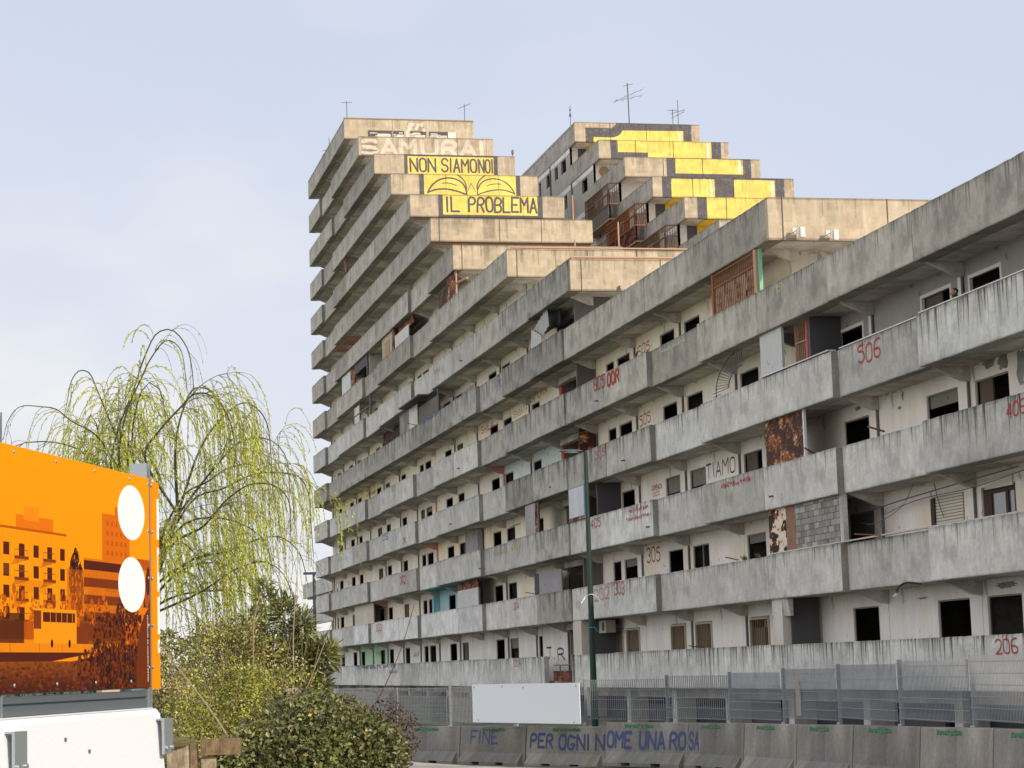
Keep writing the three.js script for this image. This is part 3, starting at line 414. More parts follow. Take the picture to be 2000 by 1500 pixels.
const corr = (x0, x1, y0, y1, z, n) => { const P = [], U = []; for (let i = 0; i < n; i++) { const a = lerp(x0, x1, i / n), b = lerp(x0, x1, (i + 1) / n), za = z + (i % 2 ? 0.05 : 0), zb = z + (i % 2 ? 0 : 0.05), q = [[a, y0, za], [b, y0, zb], [b, y1, zb], [a, y1, za]]; for (const k of [0, 1, 2, 0, 2, 3]) { P.push(...q[k]); U.push(q[k][0], q[k][1]); } for (const k of [0, 2, 1, 0, 3, 2]) { P.push(q[k][0], q[k][1], q[k][2] - 0.008); U.push(0, 0); } } return soup(P, U); };
g3('corrugated_sheet', corr(-108.3, -106.2, PT(4) + 0.02, PB(5) - 0.02, -24.93, 22), M.corr); g3('corrugated_sheet', corr(-106.15, -105.5, PT(4) + 0.02, PB(5) - 0.02, -24.93, 8), M.rust); g3('cage_post', rod([-105.35, PT(4), -24.9], [-105.35, PB(5), -24.9], 0.07), M.pipe);
{ // bent corrugated sheets hanging on storey 7, block wall behind
  const a = corr(-1.6, 1.6, -0.5, 0.5, 0, 12); a.rotateZ(0.22); a.translate(-103.9, PT(7) + 0.85, -24.98); const b = corr(-0.9, 1.3, -0.55, 0.4, 0, 8); b.rotateZ(-0.3); b.translate(-104.7, PT(7) + 0.42, -24.86); g3('bent_corrugated_sheet', a, M.corr); g3('bent_corrugated_sheet', b, tinted('corr', 0.5, 0.5, 0.5));
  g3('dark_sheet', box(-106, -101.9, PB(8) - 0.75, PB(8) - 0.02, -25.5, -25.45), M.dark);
  const r = rng(14); for (let row = 0; row < 7; row++) for (let i = 0; i < 9; i++) { const x = -109.2 + i * 0.62 + (row % 2) * 0.3, y = PT(7) - 0.2 + row * 0.22; if (x + 0.6 > -103.3) continue; g3('block', box(x, x + 0.59, y, y + 0.205, -26.9, -26.6 + r() * 0.02, r() * 5, r() * 5), tinted('block', 0.6, 0.57, 0.5)); }
}
// rusted and boarded enclosures on the upper storeys
g3('rust_sheet', box(-130.2, -127.6, PT(9) + 0.0, PB(10) - 0.4, -25.04, -24.96), tinted('rust', 0.35, 0.3, 0.34)); g3('rust_sheet', box(-127.55, -124.9, PT(9), PB(10) - 0.02, -25.03, -24.97, 0.6, 0.4), tinted('rust', 1.25, 1.2, 1.1)); g3('rusty_frame', [rod([-124.8, PT(9), -25], [-124.8, PB(10), -25], 0.05), rod([-124.8, PT(9) + 0.8, -25], [-122.5, PT(9) + 0.7, -25.2], 0.06)], M.rustpale);
g3('rust_strip', box(-169.5, -167.9, PT(12) + 0.02, PB(13) - 0.02, -25.02, -24.96), M.rust);
g3('pale_sheet', box(-172, -167.3, PT(9) + 0.02, PB(10) - 0.02, -25.02, -24.97), tinted('board', 0.62, 0.66, 0.70)); g3('rust_strip', box(-167.2, -164.9, PT(9) + 0.02, PB(10) - 0.02, -25.02, -24.96), M.rust); g3('dark_awning', box(-164.8, -159, PB(10) - 0.75, PB(10) - 0.05, -25.0, -24.95), M.charcoal); g3('cage_post', rod([-159.0, PT(9), -25], [-159.0, PB(10), -25], 0.07), M.pipe); g3('side_wall', box(-158.9, -158.7, PT(9) - 1.2, PB(10), -26.28, -25.1), tinted('plaster', 0.5, 0.5, 0.5));
g3('boarded_screen', box(-151.9, -147.4, PT(9) + 0.02, PB(10) - 0.02, -25.02, -24.96), tinted('plaster', 0.52, 0.44, 0.34)); g3('boarded_hole', box(-150.6, -148.6, PT(9) + 0.1, PT(9) + 1.1, -24.959, -24.94), M.tan); g3('rust_strip', box(-147.3, -146.5, PT(9) + 0.02, PB(10), -25.0, -24.9), M.rust); g3('white_screen', box(-146.4, -141, PT(9) + 0.02, PT(9) + 0.95, -25.0, -24.95), tinted('board', 0.6, 0.6, 0.6)); g3('brown_blind', box(-146.4, -140.6, PT(9) + 0.97, PB(10) - 0.05, -25.3, -25.2), tinted('rust', 0.8, 0.7, 0.6));
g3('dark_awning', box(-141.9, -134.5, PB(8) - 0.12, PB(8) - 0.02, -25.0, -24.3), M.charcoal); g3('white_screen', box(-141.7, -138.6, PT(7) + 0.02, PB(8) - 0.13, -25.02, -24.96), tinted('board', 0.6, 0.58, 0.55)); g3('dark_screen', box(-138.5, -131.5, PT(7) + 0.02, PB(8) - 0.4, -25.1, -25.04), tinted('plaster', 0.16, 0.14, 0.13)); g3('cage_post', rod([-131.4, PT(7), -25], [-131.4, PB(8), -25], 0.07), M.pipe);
g3('concrete_screen', box(-146.2, -139.9, PT(7) - 0.4, PB(8), -25.2, -25.1), tinted('block', 0.5, 0.47, 0.44));
g3('rusty_frame', [rod([-166, PT(8), -25], [-166, PB(9), -25], 0.09), rod([-163, PT(8), -25], [-163, PB(9), -25], 0.07), rod([-166, PT(8) + 0.7, -25], [-158, PT(8) + 0.7, -25], 0.06), rod([-158, PT(8), -25], [-158, PB(9), -25], 0.09)], M.pipe); g3('white_screen', box(-165.8, -163.2, PT(8) + 0.02, PB(9) - 0.2, -25.04, -24.98), tinted('board', 0.62, 0.6, 0.55));
g3('dark_screen', box(-158, -147, PT(7) + 0.4, PB(8) - 0.05, -26.0, -25.9), tinted('rust', 0.3, 0.25, 0.22));
g3('salmon_soffit', box(-178, -170, PB(11) - 0.06, PB(11) - 0.004, -26.2, -25.2), M.salmon);
g3('grey_screen', box(-128.3, -122.3, PT(3) + 0.02, PT(3) + 1.05, -25.3, -25.24), tinted('grey', 0.62, 0.62, 0.66)); g3('brown_blind', box(-128.3, -122.3, PT(3) + 1.06, PB(4) - 0.02, -25.3, -25.26), tinted('rust', 0.85, 0.75, 0.65)); g3('grey_screen', box(-128.8, -125.2, PT(4) - 1.2, PB(5), -26.2, -25.9), tinted('grey', 0.34, 0.34, 0.38));
g3('white_screen', box(-170, -160.6, PT(3) - 0.05, PB(4) - 0.02, -25.35, -25.28), tinted('plaster', 0.66, 0.60, 0.54)); g3('teal_soffit', box(-139.6, -126.3, PB(4) - 0.05, PB(4) - 0.004, -26.2, -25.1), tinted('plaster', 0.10, 0.32, 0.38)); g3('teal_return', box(-140.2, -139.7, PT(3) - 1.2, PB(4) - 0.3, -26.29, -25.9), tinted('plaster', 0.28, 0.55, 0.66));
g3('grey_screen', box(-108, -103.3, PT(3) + 0.02, PT(3) + 1.15, -25.5, -25.44), tinted('grey', 0.36, 0.35, 0.38)); g3('brown_blind', box(-109.3, -108.1, PT(3) - 0.3, PT(3) + 1.15, -25.6, -25.5), M.dark);
// storey 2: entrance between the long parapets, column, orange boards, grilles, door niche
g3('entrance_column', box(-98.98, -97.45, PT(2) - 0.02, PB(3) + 0.01, -25.35, -24.84), tinted('plaster', 0.62, 0.58, 0.53)); g3('orange_board', box(-104.3, -99.0, PB(2) + 0.27, PT(2) - 0.72, -25.2, -25.12), tinted('rust', 0.75, 0.45, 0.3)); g3('entrance_rail', [rod([-104.2, PT(2) - 0.45, -25.15], [-99.1, PT(2) - 0.45, -25.15], 0.03), rod([-103, PT(2) - 0.75, -25.15], [-103, PT(2) - 0.45, -25.15], 0.03), rod([-100.4, PT(2) - 0.75, -25.15], [-100.4, PT(2) - 0.45, -25.15], 0.03)], M.pipe);
g3('jamb', box(-105.58, -104.85, PB(2), PT(2) - 0.01, -25.04, -24.81), M.concrete); g3('side_wall', box(-96.9, -96.7, PT(2) - 1.2, PB(3), -26.28, -25.2), M.charcoal);
for (const [p, q] of [[4.14, 4.44], [3.63, 3.94], [2.64, 2.95], [5.14, 5.45], [5.53, 5.73]]) { const a = bx(q), b = bx(p), y0 = PT(2) - 0.6, y1 = PT(2) + 1.05; const f = g3('window_grille', [box(a, a + 0.07, y0, y1, ZW + 0.002, ZW + 0.06), box(b - 0.07, b, y0, y1, ZW + 0.002, ZW + 0.06), box(a + 0.07, b - 0.07, y1 - 0.07, y1, ZW + 0.002, ZW + 0.06)], tinted('grey', 0.55, 0.48, 0.38)); const G = []; for (let x = a + 0.2; x < b - 0.1; x += 0.2) G.push(box(x - 0.014, x + 0.014, y0, y1 - 0.07, ZW + 0.01, ZW + 0.03)); mesh('grille_bar', G, tinted('grey', 0.34, 0.26, 0.18), f); mesh('shutter_leaf', box(a + 0.07, lerp(a, b, 0.62), y0, y1 - 0.07, ZW - 0.14, ZW - 0.1), tinted('grey', 0.15, 0.10, 0.06), f); }
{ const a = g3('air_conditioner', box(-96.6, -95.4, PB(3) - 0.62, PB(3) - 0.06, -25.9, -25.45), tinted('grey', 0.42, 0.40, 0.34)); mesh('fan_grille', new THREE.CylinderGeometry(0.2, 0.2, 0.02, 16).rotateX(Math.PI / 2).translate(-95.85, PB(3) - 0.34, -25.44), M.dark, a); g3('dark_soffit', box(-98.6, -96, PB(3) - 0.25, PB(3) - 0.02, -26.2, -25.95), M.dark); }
g3('door_niche', box(bx(2) - 0.1, bx(2) + 0.9, PT(2) - 1.2, PB(3), ZW + 0.002, -24.92), tinted('plaster', 0.62, 0.60, 0.58)); g3('side_wall', box(bx(2) + 0.92, bx(2) + 1.0, PT(2) - 1.2, PB(3), -26.2, -25.2), M.charcoal); g3('corner_gusset', prismX([[-24.9, PB(3) - 0.01], [-25.0, PB(3) - 0.6], [-25.1, PB(3) - 0.6], [-25.1, PB(3) - 0.01]].reverse(), bx(2) + 0.9, bx(2) + 1.5, (x, y) => [x, y]), M.concrete);
// storey 3 right: roller shutter, brown framed window, half shutter
{ const a = bx(0.41), b = bx(0.13), y0 = PT(3) - 1, y1 = PT(3) + 1.05, f = g3('roller_shutter', box(a, b, y0, y1, ZW - 0.1, ZW - 0.02), M.tan); for (let y = y0 + 0.02; y < y1; y += 0.09) mesh('slat', box(a, b, y, y + 0.065, ZW - 0.02, ZW + 0.012), M.shutter, f); g3('shutter_edge', box(a - 0.3, a - 0.02, y0, y1, ZW + 0.002, ZW + 0.05), M.frameBrown); }
{ const a = bx(-0.06), b = bx(-0.36), y0 = PT(3) - 1, y1 = PT(3) + 1.0, f = g3('brown_window', [box(a, a + 0.5, y0, y1, ZW - 0.12, ZW - 0.04), box(b - 0.1, b, y0, y1, ZW - 0.12, ZW - 0.04), box(lerp(a, b, 0.68), lerp(a, b, 0.76), y0, y1 - 0.12, ZW - 0.12, ZW - 0.04), box(a + 0.5, b - 0.1, y1 - 0.12, y1, ZW - 0.12, ZW - 0.04)], M.frameBrown); mesh('pane', box(a + 0.5, b - 0.1, y0, y1 - 0.12, ZW - 0.09, ZW - 0.08), M.glass, f); g3('window_shutter_box', box(a + 0.3, b, y1, y1 + 0.28, ZW + 0.002, ZW + 0.06), M.shutter); }
{ const a = bx(1.44), b = bx(1.12), y0 = PT(3) + 0.35, y1 = PT(3) + 1.05; g3('half_shutter', box(a + 0.05, b - 0.05, y0, y1, ZW - 0.1, ZW - 0.06), tinted('grey', 0.2, 0.2, 0.21)); g3('parapet_rail', box(-71.3, -50, PT(3) + 0.03, PT(3) + 0.07, -25.0, -24.86), tinted('grey', 0.6, 0.58, 0.54)); }
g3('cable', tube([[-66, PB(4) - 0.75, -25.9], [-63.5, PB(4) - 1.0, -25.6], [-61.5, PB(4) - 0.6, -25.7], [-60.4, PB(4) - 0.05, -25.6]], 0.012, 0.012, 4), M.pipe); g3('cable', tube([[-66.5, PB(4) - 0.6, -26.1], [-63, PB(4) - 0.45, -25.9], [-59, PB(4) - 0.3, -25.9], [-54, PB(4) + -0.15, -25.9]], 0.02, 0.02, 4), M.pipe); g3('cable', tube([[-64, PB(4) - 0.75, -26.0], [-61, PB(4) - 0.5, -25.9], [-57, PB(4) - 0.45, -25.95], [-53, PB(4) - 0.2, -26]], 0.012, 0.012, 4), M.pipe);
g3('pipe_stub', rod([-60.7, PT(4) + 0.05, -24.9], [-60.2, PT(4) + 0.14, -24.2], 0.03), M.rustbar); g3('pipe_stub', rod([-67.0, PT(4) + 0.05, -25.0], [-66.4, PT(4) + 0.15, -24.5], 0.03), M.rustbar); g3('pipe_stub', rod([-87.5, PT(6) + 0.06, -25.0], [-86.2, PT(6) + 0.1, -24.75], 0.05), M.pipe);
{ const G = tube([[-58.6, PB(3) - 0.02, -24.9], [-58.9, PB(3) + 0.02, -24.55], [-59.1, PB(3) - 0.12, -24.4], [-59.12, PB(3) - 0.25, -24.38]], 0.03); const w = g3('wall_lamp', G, M.blackpaint); mesh('lamp_shade', new THREE.CylinderGeometry(0.04, 0.15, 0.1, 12).translate(-59.12, PB(3) - 0.3, -24.38), M.galv, w); }
for (const k of [0, 1]) g3('pilaster', box(bx(k) - 0.32, bx(k) - 0.06, PB(5) + 0.27, PB(6) - 0.4, ZW, ZW + 0.05), M.frameWhite);
g3('coping', box(-71.3, -64.7, PT(5) + 0.028, PT(5) + 0.06, -25.06, -24.79), M.frameWhite); g3('coping', box(-64.3, -57.8, PT(5) + 0.028, PT(5) + 0.06, -25.28, -25.01), M.frameWhite); g3('coping', box(-57.5, -48, PT(5) + 0.028, PT(5) + 0.06, -25.06, -24.79), M.frameWhite);
{ const r = rng(404), patch = (x, y, w, h) => { const S = new THREE.Shape(); for (let i = 0; i <= 22; i++) { const a = i / 22 * 6.2832, k = 0.55 + 0.45 * r(); const px = x + Math.cos(a) * w * k, py = y + Math.sin(a) * h * k; i ? S.lineTo(px, py) : S.moveTo(px, py); } const gg = new THREE.ShapeGeometry(S); gg.translate(0, 0, ZW + 0.005); g3('peeled_patch', gg, tinted('concrete', 0.5, 0.5, 0.52)); };
  patch(-56.3, PT(4) + 1.55, 0.55, 0.28); patch(-55.4, PT(4) + 1.45, 0.4, 0.35); patch(-54.3, PT(4) + 1.1, 0.35, 0.6); patch(-54.0, PT(4) + 0.5, 0.3, 0.35); patch(-62.8, PT(4) + 1.0, 0.2, 0.07); patch(-62.5, PT(4) + 1.35, 0.09, 0.2); patch(-66.2, PT(4) + 1.4, 0.3, 0.08); patch(-94.2, PB(8) - 0.4, 0.4, 0.2); patch(-75.2, PB(5) - 0.35, 0.25, 0.1); patch(-56, PT(2) + 1.35, 0.8, 0.12); patch(-61.8, PT(2) + 1.2, 0.5, 0.04); }
{ const r = rng(818); const spots = [[5, -90], [4, -88], [5, -103], [6, -95], [3, -75], [4, -120], [5, -128], [3, -108], [6, -125], [8, -125], [7, -140], [4, -72], [2, -82], [3, -62]];
  for (const [L, x] of spots) { const xx = x + r() * 3, z = -24.79 + 0.005, y = PT(L); if (r() < 0.5) g3('pipe_stub', rod([xx, y + 0.04, z - 0.1], [xx - 0.5 + r(), y + 0.12, z + 0.3 + r() * 0.4], 0.022), M.rustbar); else g3('drain_spout', rod([xx, PB(L) + 0.42, z - 0.02], [xx, PB(L) + 0.40, z + 0.14], 0.035), M.pipe);
    const q = r(), e = r(); if (q < 0.4 && L < 7) g3('cable', q < 0.18 ? rod([xx + 1, PB(L + 1) - 0.3 - e * 0.6, -26.25], [xx + 3 + e * 3, PB(L + 1) - 0.28 - e * 0.6, -26.25], 0.014, 4) : tube([[xx + 1, PB(L + 1) - 0.05, -26.2], [xx + 1.2, PB(L + 1) - 0.4 - e * 0.5, -26.22], [xx + 1.1 + e, PB(L + 1) - 0.9 - e * 0.4, -26.2]], 0.014, 0.014, 4), M.pipe); }
  for (const [L, x] of [[9, -118], [8, -104.5], [7, -90.2], [10, -126], [8, -99.5], [3, -72.5], [3, -74]]) { const lv = new Leaves(); for (let k = 0; k < 26; k++) lv.leaf(new THREE.Vector3(x + (r() - 0.5) * 0.5, PT(L) - 0.02, -24.9), new THREE.Vector3((r() - 0.5) * 1.2, 0.5 + r(), r() * 0.9).normalize(), rdirOf(r), 0.1 + r() * 0.16, 0.02, [0.16, 0.20, 0.03]); mesh('weed', lv.build(), std({ vertexColors: true, side: THREE.DoubleSide }), front, { kind: 'stuff' }); } }
// floodlights fixed on the end of level 7
for (const [z, y] of [[-25.8, 14.32], [-27.0, 14.24]]) { const f = thing('floodlight', z > -26 ? 'white floodlight under the lit roof edge, nearer the building corner' : 'white floodlight under the lit roof edge, the one farther from the corner', 'floodlight', [-69.55, CY + y, z], 0, 'floodlights on the terrace end'); mesh('arm', rod([-0.1, -0.28, 0.65], [0.25, 0.02, 0.12], 0.014), M.galvDark, f); mesh('housing', box(0.12, 0.30, -0.22, 0.12, -0.14, 0.02), M.frameWhite, f); mesh('bracket', box(0.02, 0.12, -0.06, 0.12, 0.1, 0.24), M.frameWhite, f); }

// ------------------------------------------------------------------ graffiti, painted flat on the concrete
{
  const LIST = [['506', 'red', -62.78, -60.87, 8.80, 0.59, -25.02], ['206', 'red', -53.73, -52.32, -0.05, 0.40, -24.80], ['406', 'red', -52.24, -51.07, 5.93, 0.39, -24.80], ['605', 'red', -93.54, -91.60, 11.92, 0.61, -24.80], ['OOR', 'red2', -91.26, -89.24, 11.86, 0.55, -24.80],
  ['505', 'red', -93.70, -91.93, 8.92, 0.38, -24.80], ['405', 'red', -94.93, -93.15, 5.95, 0.41, -24.80], ['202', 'pale', -94.84, -92.04, 2.76, 0.54, -24.80], ['303', 'red', -91.35, -89.61, 2.89, 0.56, -24.80], ['504', 'pale', -112.11, -110.38, 8.94, 0.48, -25.02],
  ['204', 'red', -111.43, -109.87, -0.00, 0.34, -24.80], ['304', 'red', -111.14, -109.93, 2.89, 0.37, -24.80], ['605', 'red', -91.58, -89.56, 13.23, 0.44, -26.30], ['505', 'red', -91.69, -89.84, 10.16, 0.49, -26.30], ['305', 'red', -91.39, -89.20, 4.22, 0.65, -26.30],
  ['SIMONA', 'red', -112.44, -108.36, 13.81, 0.40, -26.30], ['SABATA', 'pale', -116.48, -112.99, 13.44, 0.36, -26.30], ['SHILA', 'red', -125.17, -121.72, 13.51, 0.41, -26.30], ['7ON', 'blue', -114.35, -112.54, 14.78, 0.41, -25.02], ['TIAMO', 'black', -82.52, -78.74, 7.03, 0.60, -26.30],
  ['DOMENICA', 'red', -90.17, -88.62, 7.24, 0.22, -26.30], ['DOC', 'red', -90.05, -88.89, 6.98, 0.19, -26.30], ['~', 'red', -88.67, -85.49, 6.17, 0.21, -24.80], ['~', 'red', -89.04, -85.24, 5.85, 0.19, -24.80], ['~', 'red', -76.04, -72.68, 6.13, 0.22, -24.80],
  ['101', 'red', -148.16, -146.26, 12.07, 0.35, -24.80], ['302', 'red', -145.76, -143.53, 5.69, 0.54, -24.80], ['OS', 'blue', -152.80, -150.13, 8.99, 0.43, -24.80], ['303', 'red', -156.72, -153.94, 2.77, 0.51, -24.80], ['~', 'navy', -166.54, -147.60, 0.15, 0.38, -24.80], ['~', 'navy', -151.22, -147.81, -0.21, 0.28, -24.80],
  ['5', 'lime', -69.06, -68.55, 12.15, 0.27, -24.80], ['1', 'green', -69.43, -69.17, 12.10, 0.24, -24.80], ['~', 'black', -159.44, -155.36, 11.13, 0.37, -26.30], ['~', 'black', -169.50, -164.90, 13.28, 0.47, -26.30], ['~', 'black', -167.29, -162.33, 10.76, 0.54, -26.30], ['~', 'black', -149.89, -147.87, 0.82, 0.49, -26.30], ['~', 'black', -166.24, -164.27, 0.98, 0.69, -26.30],
  ['~', 'blue', -136.92, -130.40, 15.31, 0.29, -24.80], ['~', 'blue', -130.92, -127.00, 16.45, 0.25, -26.30], ['X', 'red', -144.57, -142.76, 8.25, 0.47, -24.80], ['18', 'red', -156.14, -154.25, 20.90, 0.44, -24.80], ['~', 'pale', -180.14, -177.26, 6.96, 0.50, -26.30], ['~', 'pale', -131.5, -129.5, 17.84, 0.45, -24.80], ['~', 'yellow', -117.38, -113.2, 5.91, 0.39, -25.02], ['~', 'yellow', -111.44, -109.01, 5.92, 0.47, -24.80], ['J.R', 'black', -110.98, -106.5, 0.28, 0.62, -26.3], ['~', 'white', -83.6, -80.4, 12.2, 0.14, -25.02]];
  const COL = { red: '#b3332a', red2: '#a83228', pale: '#c27a72', black: '#2b2a2c', blue: '#3f74a8', navy: '#43506e', lime: '#b9d61e', green: '#86b81f', yellow: '#c9ab3c', white: '#d9dadc' };
  const AW = 2048, AH = 1024, c = canvas(AW, AH), g = c.getContext('2d'); let cx = 4, cy = 4, rowH = 0; const put = [];
  for (const [t, col, x0, x1, y, h, z] of LIST) {
    const hp = 52, sc = hp / h, wp = Math.min(700, Math.max(26, (x1 - x0) * sc * 1.0)), cw = Math.ceil(wp + 24), ch = hp + 26; if (cx + cw > AW - 4) { cx = 4; cy += rowH + 4; rowH = 0; } rowH = Math.max(rowH, ch);
    const lw = (t === 'OOR' ? 11 : t === 'J.R' ? 6 : h < 0.25 ? 6.5 : 4.4) * (x0 < -120 ? 1.3 : 1); g.globalAlpha = col === 'pale' || col === 'white' ? 0.7 : 0.92;
    if (t === '~') scribble(g, cx + 10, cy + ch - 12, wp, hp * 0.9, lw * (h > 0.3 ? 0.8 : 1.1), COL[col], x0 * 13 | 0); else strokeText(g, t, cx + 10, cy + ch - 13, wp, hp * 0.92, lw, COL[col], Math.abs(x0 * 10 | 0), 3);
    put.push([cx, cy, cw, ch, x0, x1, y, h, z, wp, hp]); cx += cw + 4;
  }
  g.globalAlpha = 1;
  const tx = canvasTex(c), mat = std({ map: tx, transparent: true, roughness: 0.85 });
  for (const [px, py, cw, ch, x0, x1, y, h, z, wp, hp] of put) {
    const kx = (x1 - x0) / wp, ky = h / hp, X0 = x0 - 10 * kx, X1 = X0 + cw * kx, Y0 = CY + y - 12 * ky, Y1 = Y0 + ch * ky, zz = z + (z === -26.3 ? 0.006 : 0.018), P = [[X0, Y0, zz], [X1, Y0, zz], [X1, Y1, zz], [X0, Y1, zz]], U = [[px / AW, 1 - (py + ch) / AH], [(px + cw) / AW, 1 - (py + ch) / AH], [(px + cw) / AW, 1 - py / AH], [px / AW, 1 - py / AH]];
    mesh('graffiti', soup([0, 1, 2, 0, 2, 3].flatMap((k) => P[k]), [0, 1, 2, 0, 2, 3].flatMap((k) => U[k])), mat, front);
  }
}

// ------------------------------------------------------------------ the rear block, seen above the roofs
const rear = thing('apartment_building', 'rear concrete tower with yellow and dark grey painted terrace ends', 'apartment building');
const RZ = -43.2, RZB = -53.6;
for (let L = 5; L <= 16; L++) {
  const E = ENDS[L] + 0.6 * (L > 8), yb = PB(L), yt = PT(L), up = L < 16 ? ENDS[L + 1] + 0.6 * (L > 7) : E, re = up - 2.1, r = rng(L * 7);
  mesh('floor_slab', box(LEFT, E - 0.25, yb + 0.01, yb + 0.3, RZB + 0.25, RZ - 0.25), M.soffit, rear);
  endFace(rear, L, E, RZ, RZB, L >= 12 ? endCanvas(512, rear_mural[L], 140 + L, [0.28, 0.57]) : PM.U);
  mesh('balcony_front', prismX([[RZ, yb], [RZ - 0.24, yb], [RZ - 0.24, yt], [RZ, yt]].reverse(), L === 16 ? LEFT : up - 2.1, E - 0.245, (x, y) => [x / 16 + L * 0.137, (y - yb) / 1.5], 1), PM.U, rear);
  mesh('back_wall', box(LEFT, E - 0.26, yb, yt, RZB, RZB + 0.22), M.concrete, rear);
  if (L < 16) {
    const y0 = yb + 0.3, y1 = PB(L + 1) + 0.01;
    mesh('end_wall', box(re - 0.2, re, y0, y1, RZB + 0.25, RZ - 0.08), tinted('plaster', 0.85, 0.82, 0.77), rear);
    // flush wall with openings, in panels
    const holes = (L === 15 ? [[-178.95, -178.2, 0.7], [-176.3, -175.1, 0], [-173.3, -172.2, 0], [-171.1, -169.4, 0]] : L === 14 ? [[-170.3, -169.4, 0.0], [-164.65, -162.85, 0], [-172.8, -171.9, 0]] : [[re - 4, re - 2.6, 0], [re - 7.4, re - 6.4, 0]]), parts = []; let x = LEFT; const zf = RZ - 0.06, hy0 = yb + 1.42, hy1 = y1 - 0.5;
    for (const [a, b, dn] of holes.sort((p, q) => p[0] - q[0])) { parts.push(box(x, a, yb, y1, zf - 0.2, zf)); parts.push(box(a, b, hy1, y1, zf - 0.2, zf)); parts.push(box(a, b, yb, hy0 - dn, zf - 0.2, zf)); x = b; } parts.push(box(x, re, yb, y1, zf - 0.2, zf));
    mesh('outer_wall', parts, tinted('plaster', 0.56, 0.54, 0.50), rear); mesh('inner_wall', box(LEFT, re - 0.3, y0, y1, RZ - 3, RZ - 2.8), M.inner, rear);
    for (const [a, b, dn] of holes) mesh('window', [box(a, a + 0.07, hy0 - dn, hy1, zf - 0.15, zf - 0.02), box(b - 0.07, b, hy0 - dn, hy1, zf - 0.15, zf - 0.02), box(a + 0.07, b - 0.07, hy1 - 0.07, hy1, zf - 0.15, zf - 0.02)], M.frame, rear);
    mesh('wall_panel', box(LEFT, re, y1 - 0.42, y1 - 0.02, zf + 0.002, zf + 0.02), M.plaster, rear);
    const px = L === 15 ? -174.6 : L === 14 ? -167.6 : re - 5.5; mesh('drain_pipe', rod([px, yb, zf + 0.06], [px, y1, zf + 0.06], 0.06), M.pipe, rear);
  }
}
// painted recesses under the terrace ends
for (const [L, y] of [[16, 0], [13, 0], [12, 0]]) { const E = ENDS[L] + 0.6, x = E - 2.1; mesh('dark_doorway', box(x + 0.002, x + 0.03, PB(L) - 1.5, PB(L) - 0.05, RZ - 1.45, RZ - 0.75), M.charcoal, rear); mesh('yellow_wall', box(x + 0.002, x + 0.04, PB(L) - 1.5, PB(L) - 0.01, RZB + 1, RZ - 1.47), M.yellow, rear); mesh('yellow_soffit', box(x, E - 0.26, PB(L) - 0.03, PB(L) - 0.004, RZB + 0.5, RZ - 1.47), M.yellow, rear); }
{ const x = ENDS[15] + 0.6 - 2.1; mesh('vent', new THREE.CylinderGeometry(0.42, 0.42, 0.05, 20).rotateZ(Math.PI / 2).translate(x + 0.03, PB(15) - 0.55, RZ - 0.95), M.tan, rear); }
// rusted balcony cages on the lower storeys of the rear block
for (const [L, len] of [[13, 7], [12, 8], [11, 8]]) {
  const x1 = ENDS[L + 1] + 0.6 - 1.9, x0 = x1 - len, y0 = PB(L) + 0.3, y1 = PB(L + 1), z = RZ + 0.75; const G = [];
  for (let x = x0; x <= x1; x += 0.34) G.push(box(x - 0.03, x + 0.03, y0 + 1.1, y1, z - 0.03, z + 0.03)); for (let zz = RZ; zz <= z; zz += 0.17) G.push(box(x1 - 0.02, x1 + 0.03, y0 + 1.1, y1, zz - 0.02, zz + 0.02)); for (const y of [y0 + 1.1, y0 + 1.9, y1 - 0.1]) { G.push(box(x0, x1, y - 0.04, y + 0.04, z + 0.031, z + 0.07)); G.push(box(x1 + 0.031, x1 + 0.07, y - 0.04, y + 0.04, RZ, z)); }
  mesh('rusty_cage', G, L === 12 ? M.rustbar : tinted('grey', 0.26, 0.16, 0.10), rear); mesh('cage_floor', box(x0, x1 + 0.05, y0 - 0.1, y0, RZ, z + 0.05), M.rustpale, rear); mesh('cage_sheet', box(x0, x1 - 0.3, y0, y0 + 1.05, z - 0.02, z + 0.02), L === 12 ? tinted('rust', 0.7, 0.4, 0.35) : tinted('grey', 0.2, 0.18, 0.17), rear); mesh('cage_sheet', box(x1 - 1.6, x1 - 0.6, y0 + 1.15, y1 - 0.4, z - 0.02, z + 0.01), tinted('grey', 0.5, 0.46, 0.4), rear); mesh('cage_sheet', box(x0 + 0.2, x1 - 2.2, y1 - 0.55, y1 - 0.05, z - 0.11, z - 0.08), tinted('rust', 0.5, 0.38, 0.3), rear); mesh('cage_sheet', box(x0 + 0.5, x0 + 2.4, y0 + 1.1, y1 - 0.2, z - 0.07, z - 0.04), tinted('rust', 0.8, 0.6, 0.5), rear); mesh('cage_dark', box(x0 + 2.6, x1 - 2.6, y0 + 0.2, y1 - 0.1, RZ + 0.01, RZ + 0.05), M.dark, rear); mesh('cage_pane', box(x1 - 2, x1 - 1.1, y0 + 1.1, y1 - 0.3, z - 0.09, z - 0.075), M.tan, rear);
}
